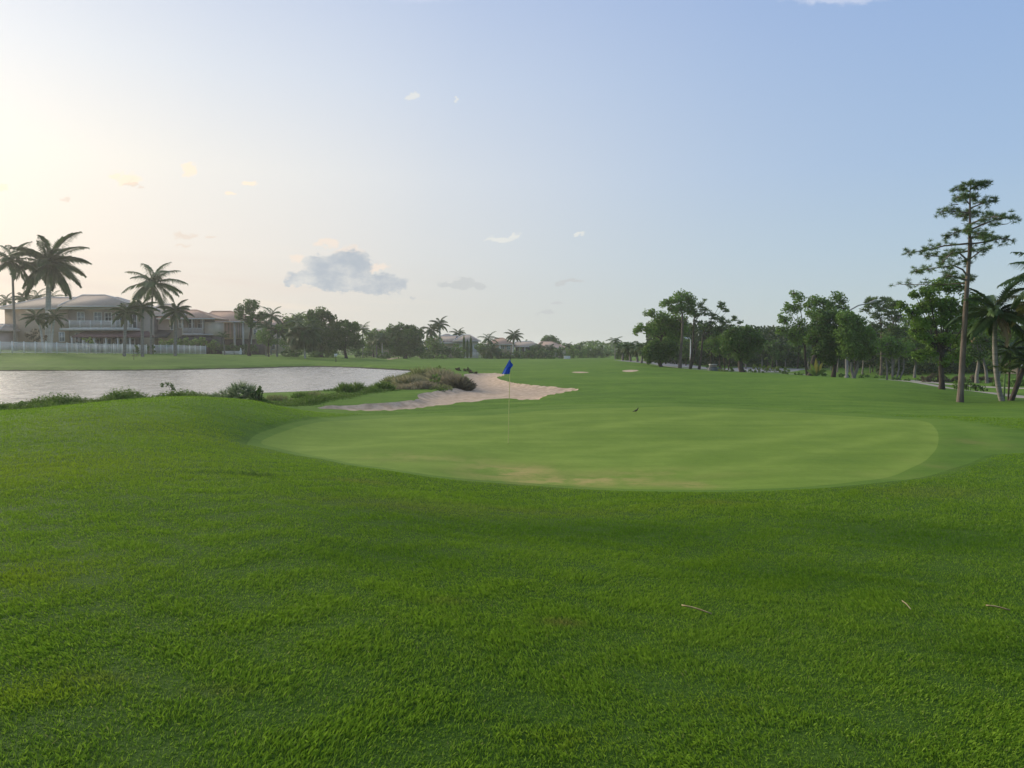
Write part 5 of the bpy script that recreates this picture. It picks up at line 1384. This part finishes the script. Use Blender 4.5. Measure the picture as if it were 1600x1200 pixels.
GM = 'marsh plants at the water edge'
for px_, Y_, w_, h_, n_2, m_, lb in [(432, 36, 22, 12, 260, L_olive, 'thin olive reed patch right of the largest palmetto'), (470, 38, 16, 13, 200, L_weed, 'green weedy tuft left of the reeds'), (490, 39, 22, 11, 260, L_olive, 'grassy olive reed patch behind the bunker tongue'),
                                   (538, 42, 13, 20, 240, L_weed, 'upright dark reed clump, left one of two in the shallow water'), (557, 43, 13, 19, 220, L_weed, 'upright dark reed clump, right one of two in the shallow water'),
                                   (599, 45, 16, 18, 300, L_weed, 'dense green reed clump at the left end of the scrub mound'), (583, 46, 12, 10, 120, L_olive, 'short reeds between the shallow water and the scrub mound'),
                                   (520, 44, 26, 6, 200, L_dark, 'low dark reed bed standing in the shallow water')]:
    reeds('reed_clump', lb, 'reeds', px_, Y_, w_, h_, n_2 * 2, m_, GM, wd=.035, lean=.3)
GT = 'tufts of the scrub mound beside the bunker'
for px_, Y_, w_, h_, n_2, m_, lb in [(620, 52, 20, 24, 900, L_olive, 'olive grass tuft at the lake side of the scrub mound'), (640, 50, 24, 27, 1100, L_tan, 'tan grass tuft at the front left of the scrub mound'), (662, 55, 24, 34, 1100, L_olive, 'tall olive tuft in the middle left of the mound'),
                                   (660, 48, 26, 18, 1000, L_pink, 'low pinkish grass tuft along the mound front'), (686, 54, 24, 34, 1200, L_tan, 'tall tan tuft at the middle of the mound'), (704, 52, 22, 27, 1000, L_pink, 'pinkish brown tuft right of the middle'),
                                   (720, 50, 19, 24, 1200, L_reddish, 'dark purplish brown tuft at the right end of the mound'), (632, 47, 26, 12, 800, L_pink, 'short pinkish grass strip before the mound'), (690, 47.5, 18, 11, 500, L_olive, 'small olive tuft at the mound foot')]:
    reeds('grass_tuft', lb, 'grass tuft', px_, Y_, w_, h_, n_2, m_, GT, wd=.03, lean=.45, droop=.18)
bush('bush', 'dark leafy bush on top of the scrub mound', 'bush', 58, [(684, 577, 10, 7), (690, 582, 12, 8), (676, 584, 8, 7), (668, 587, 10, 8)], L_mid, GT, leaf_px=2.6)
bush('bush', 'leafy green bush hanging over the front of the scrub mound', 'bush', 50, [(680, 592, 9, 10), (674, 600, 8, 9), (684, 603, 7, 6)], L_mid, GT, leaf_px=2.6)
bush('bush', 'low dark heathery bush behind the scrub mound, left of three', 'bush', 84, [(716, 578.5, 8, 4)], L_reddish, GT, dens=2.5); bush('bush', 'low dark heathery bush behind the scrub mound, middle of three', 'bush', 84, [(729, 579.5, 8, 4.5)], L_reddish, GT, dens=2.5)
bush('bush', 'low dark heathery bush behind the scrub mound, right of three', 'bush', 79, [(739, 582, 8, 4.5)], L_reddish, GT, dens=2.5)
bush('shrub', 'creeping green ground plant between the mound and the sand', 'plant', 46, [(668, 611, 12, 2.2), (690, 608, 12, 2.2), (650, 614, 9, 2)], L_weed)

# ================================================================== flagstick, bird, fallen leaf
fx, fy = ground_hit(794, 692, H)[0]; g = Vector((fx, fy, hz(fx, fy)))
flag = empty('golf_flag', g, 'blue golf flag hanging limp on a thin yellow flagstick in the green', 'golf flag')
top = P(797.2, 561.5, fy) - g; top.y = .02
M_yel = mat('stick_yellow', (.62, .58, .22), (.55, .52, .20), rough=.4); M_blk = mat('stick_black', (.03, .035, .05), rough=.4)
k = .85; M_flag = mat('flag_blue', (.07, .20, .72), (.05, .15, .60), scale=8, rough=.8, transl=.35)
MB().tube([(0, 0, -.12), top * .5, top * k], [.0085, .008, .007], 8).build('stick', M_yel, flag, smooth=True)
MB().tube([top * (k - .004), top], [.0075, .006], 8).build('stick_top', M_blk, flag, smooth=True)
MB().tube([top, top + Vector((0, 0, .02)), top + Vector((0, 0, .035))], [.013, .013, .004], 8).build('knob', M_blk, flag)
cup = MB(); ck = 24; V_ = []
for i in range(ck):
    a = 6.2832 * i / ck; V_ += [(math.cos(a) * .054, math.sin(a) * .054, -.02), (math.cos(a) * .054, math.sin(a) * .054, -.1), (math.cos(a) * .06, math.sin(a) * .06, -.02)]
cup.add(V_, [(3 * i, 3 * i + 1, (3 * i + 4) % (3 * ck), (3 * i + 3) % (3 * ck)) for i in range(ck)] + [(3 * i, (3 * i + 3) % (3 * ck), (3 * i + 5) % (3 * ck), 3 * i + 2) for i in range(ck)]); cup.build('cup', M_white, flag)
# limp cloth: gathered at the top of the stick, hanging to a low left corner, a fold swelling to the right
s_ = fy / FPX; NR, NC = 22, 19; V_ = []
lefte = [(0, 1.5), (.15, 3.2), (.35, 5.6), (.6, 8.6), (.85, 11.2), (1.0, 13.0)]
for i in range(NR):
    t_ = i / (NR - 1); zt = top.z - (1.0 + t_ * 21) * s_
    for a_, b_3 in zip(lefte[:-1], lefte[1:]):
        if a_[0] <= t_ <= b_3[0]: wl = a_[1] + (b_3[1] - a_[1]) * (t_ - a_[0]) / (b_3[0] - a_[0])
    wr = 4.6 * math.exp(-((t_ - .38) / .2) ** 2)
    cx_ = top.x * (zt / top.z)
    for j in range(NC):
        u = j / (NC - 1); x_ = -wl * (1 - u) + wr * u
        fold = math.sin(u * 9.4 + t_ * 1.2) * (1.1 + 1.6 * t_) + (2.0 * (1 - abs(2 * u - 1)) if u > .5 else 0)
        V_.append((cx_ + x_ * s_, -.012 + fold * s_ * .9, zt - (.5 + (1 - u) * 1.0) * s_ * t_ + .8 * s_ * math.sin(u * 7) * t_ * .4))
mb = MB(); mb.add(V_, [(i * NC + j, i * NC + j + 1, (i + 1) * NC + j + 1, (i + 1) * NC + j) for i in range(NR - 1) for j in range(NC - 1)])
fl = mb.build('flag', M_flag, flag, smooth=True); so = fl.modifiers.new('thick', 'SOLIDIFY'); so.thickness = .003
M_hem = mat('flag_hem', (.55, .58, .66), rough=.8)
MB().tube([V_[(NR - 1) * NC + j] for j in range(0, NC // 2 + 1)], .006, 5).build('hem', M_hem, fl)

bx_, by_ = ground_hit(994, 646, H)[0]; g = Vector((bx_, by_, hz(bx_, by_))); bird = empty('bird', g, 'small dark bird standing on the far part of the green', 'bird')
bird.scale = (.85,) * 3
M_bird = mat('bird_feather', (.06, .055, .035), (.10, .085, .055), scale=20, rough=.7)
MB().tube([(-.16, 0, .075), (-.09, 0, .10), (-.03, 0, .115), (.03, 0, .15), (.055, 0, .19), (.065, 0, .215), (.08, 0, .235), (.10, 0, .232), (.125, 0, .225)], [.008, .022, .04, .038, .022, .017, .022, .014, .003], 10).build('body', M_bird, bird, smooth=True)
for y_ in (-.015, .015): MB().tube([(-.01, y_, .085), (.0, y_, .04), (-.008, y_, .002), (.02, y_, .0)], [.005, .003, .003, .002], 5).build('leg', M_bird, bird)
for y_ in (-.03, .03): MB().tube([(.02, y_ * .9, .13), (-.05, y_, .115), (-.13, y_ * .5, .085)], [.012, .017, .003], 6).build('wing', M_bird, bird, smooth=True)

M_stalk = mat('dead_blade', (0.413, 0.352, 0.203), (0.315, 0.225, 0.128), scale=12, rough=.7)
def blade(label, a, b_, wd, lift=.05, name='dead_leaf'):
    A = ground_hit(*a, H)[0]; B = ground_hit(*b_, H)[0]; n = 7; V_ = []
    d = (B - A); nn = np.array([-d[1], d[0]]) / np.linalg.norm(d)
    for i in range(n):
        t_ = i / (n - 1); p = A + d * t_; w_ = wd * (.15 + math.sin(math.pi * min(1, t_ * .9 + .05)) ** .7); z = hz(*p) + lift + .005 * math.sin(t_ * 4)
        V_ += [(p[0] + nn[0] * w_, p[1] + nn[1] * w_, z + .004), (p[0], p[1], z - .004), (p[0] - nn[0] * w_, p[1] - nn[1] * w_, z + .006)]
    V_ = np.array(V_); c = V_.mean(0); mb = MB(); mb.add(V_ - c, [(k * 3 + j, k * 3 + j + 1, k * 3 + j + 4, k * 3 + j + 3) for k in range(n - 1) for j in (0, 1)])
    o = mb.build(name, M_stalk, smooth=True); o.location = c; so = o.modifiers.new('thick', 'SOLIDIFY'); so.thickness = .0015
    tag(o, label, 'dead leaf')
blade('long straw-coloured dead leaf blade lying on the grass right of centre', (1065, 957), (1112, 970), .0032, .05)
blade('thin pale dead blade lying in the grass at the right edge', (1540, 957), (1578, 964), .0013)
blade('short thin pale dead blade left of the one at the right edge', (1409, 950), (1423, 963), .0013)
0 and blade('small curled dead leaf in the grass at the bottom, left of centre', (449, 1168), (462, 1176), .003)

# ================================================================== grass blades of the near lawn
def near_blades():
    N = 1150000
    R0, R1 = 2.3, 30.0
    # constant count per degree and per log-distance beyond 5 m, constant per area inside
    a = rng.random(N); th_ = rng.uniform(-.70, .70, N)
    w1 = .5 * (25 - R0 ** 2); w2 = 25 * math.log(R1 / 5)
    nearm = a < w1 / (w1 + w2)
    r = np.where(nearm, np.sqrt(R0 ** 2 + rng.random(N) * (25 - R0 ** 2)), 5 * np.exp(rng.random(N) * math.log(R1 / 5)))
    x = np.sin(th_) * r; y = np.cos(th_) * r
    ok = ~inside(x, y, collar) & ~inside(x, y, sand) & ~inside(x, y, green)
    x, y, r = x[ok], y[ok], r[ok]
    dg = seg_dist(x, y, collar)
    # clumpy turf: tall and short patches
    cl = .5 + .25 * np.sin(x * 7.3 + 2 * np.sin(y * 5.1)) + .25 * np.sin(y * 8.7 + 2 * np.sin(x * 4.3 + y * 2))
    cl2 = .5 + .5 * np.sin(x * 1.3 + 1.7 * np.sin(y * .9)) * np.sin(y * 1.1 + 1.2 * np.sin(x * .7))
    n = len(x); z = H(x, y) - .012
    cl = np.clip(cl + rng.normal(0, .1, n) + .3 * np.sin(x * 17 + 3 * np.sin(y * 11)) * np.sin(y * 19 + 2 * np.sin(x * 13)), 0, 1.2)
    L = (.026 + .020 * cl + .008 * cl2) * rng.uniform(.55, 1.35, n) * (1 + .25 * (r > 10)) * np.clip(.35 + dg * 1.2, .45, 1)
    d = rng.normal(0, .38, (n, 3)); d[:, 2] = 1.0
    fx_ = np.sin(x * 2.1 + y) * .28; d[:, 0] += fx_; d[:, 1] += np.cos(y * 1.7 - x) * .22
    wd = np.maximum(.0033, r * .00064) * rng.uniform(.7, 1.3, n)
    base = np.stack([x, y, z], 1)
    V, F, rr_ = spikes(base, d, L, wd, droop=.25)
    dry = np.repeat(gauss(x, y, DRY), 4)
    patch = np.repeat(np.clip(.45 * (.5 + .5 * np.sin(x * .8 + 2 * np.sin(y * .6 + 1)) * np.sin(y * .7 + x * .3)) + .75 * (cl - .25) * (.4 + cl2) + rng.normal(0, .08, n), 0, 1), 4)
    backlitf = np.repeat(gauss(x, y, BACKLIT_YEL), 4); shadef = np.repeat(gauss(x, y, SHADE_DRK), 4)
    return np_mesh('lawn_grass', V, F, M_blade, {'rnd': rr_, 'dry': dry, 'patch': patch, 'backlit_yel': backlitf, 'drk': shadef})


M_blade = bpy.data.materials.new('grass_blade'); M_blade.use_nodes = True
t = NT(M_blade.node_tree); b = M_blade.node_tree.nodes['Principled BSDF']
A_ = lambda nme: t.n('ShaderNodeAttribute', attribute_name=nme).outputs['Fac']
c = t.ramp(A_('rnd'), [(0, (.084, .176, .016, 1)), (.4, (.142, .268, .024, 1)), (.75, (.225, .355, .038, 1)), (.95, (.25, .39, .045, 1)), (.990, (.20, .27, .05, 1)), (.997, (.34, .31, .14, 1))])
c = t.mix(t.m('MULTIPLY', A_('patch'), .75), c, (.20, .34, .022, 1))
c = t.mix(A_('backlit_yel'), c, (.27, .36, .022, 1))
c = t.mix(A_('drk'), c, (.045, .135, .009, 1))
c = t.mix(t.m('MULTIPLY', A_('dry'), .7), c, (.26, .21, .07, 1))
t.put(b.inputs['Base Color'], c); b.inputs['Roughness'].default_value = .7; b.inputs['Specular IOR Level'].default_value = .12
tr_ = t.n('ShaderNodeBsdfTranslucent'); t.put(tr_.inputs[0], c); mx = t.n('ShaderNodeMixShader'); mx.inputs[0].default_value = .4
out = [n for n in M_blade.node_tree.nodes if n.type == 'OUTPUT_MATERIAL'][0]
t.put(mx.inputs[1], b.outputs[0]); t.put(mx.inputs[2], tr_.outputs[0]); t.put(out.inputs[0], mx.outputs[0])
tag(near_blades(), kind='stuff')
# one uncut tuft of dark coarse grass
x0, y0 = ground_hit(395, 743)[0]; n = 240
px_ = np.clip(rng.normal(0, .30, n), -.42, .42) * np.where(rng.random(n) < .35, .6, 1); py_ = np.clip(rng.normal(0, .10, n), -.16, .16); px_ = np.where(rng.random(n) < .3, px_ - .35, px_ + .08)
base = np.stack([px_, py_, H(px_ + x0, py_ + y0) - hz(x0, y0)], 1); d = rng.normal(0, .6, (n, 3)); d[:, 2] = 1
mb = MB(); mb.add(*spikes(base, d, rng.uniform(.05, .13, n), .007, .3)); o = mb.build('coarse_grass_tuft', L_weed); o.location = (x0, y0, hz(x0, y0)); tag(o, 'tuft of uncut dark coarse grass on the slope left of the green', 'grass tuft')

# ------------------------------------------------------------------ haze
hm = bpy.data.materials.new('haze'); hm.use_nodes = True
hm.node_tree.nodes.remove(hm.node_tree.nodes['Principled BSDF'])
pv = hm.node_tree.nodes.new('ShaderNodeVolumePrincipled'); pv.inputs['Color'].default_value = (.97, .97, .97, 1)
pv.inputs['Density'].default_value = HAZE = .00038; pv.inputs['Anisotropy'].default_value = .45
hm.node_tree.links.new(pv.outputs[0], [n for n in hm.node_tree.nodes if n.type == 'OUTPUT_MATERIAL'][0].inputs['Volume'])
o = MB().box(-1700, 1700, -1700, 1700, -3.5, 27).build('haze', hm); tag(o, kind='stuff')
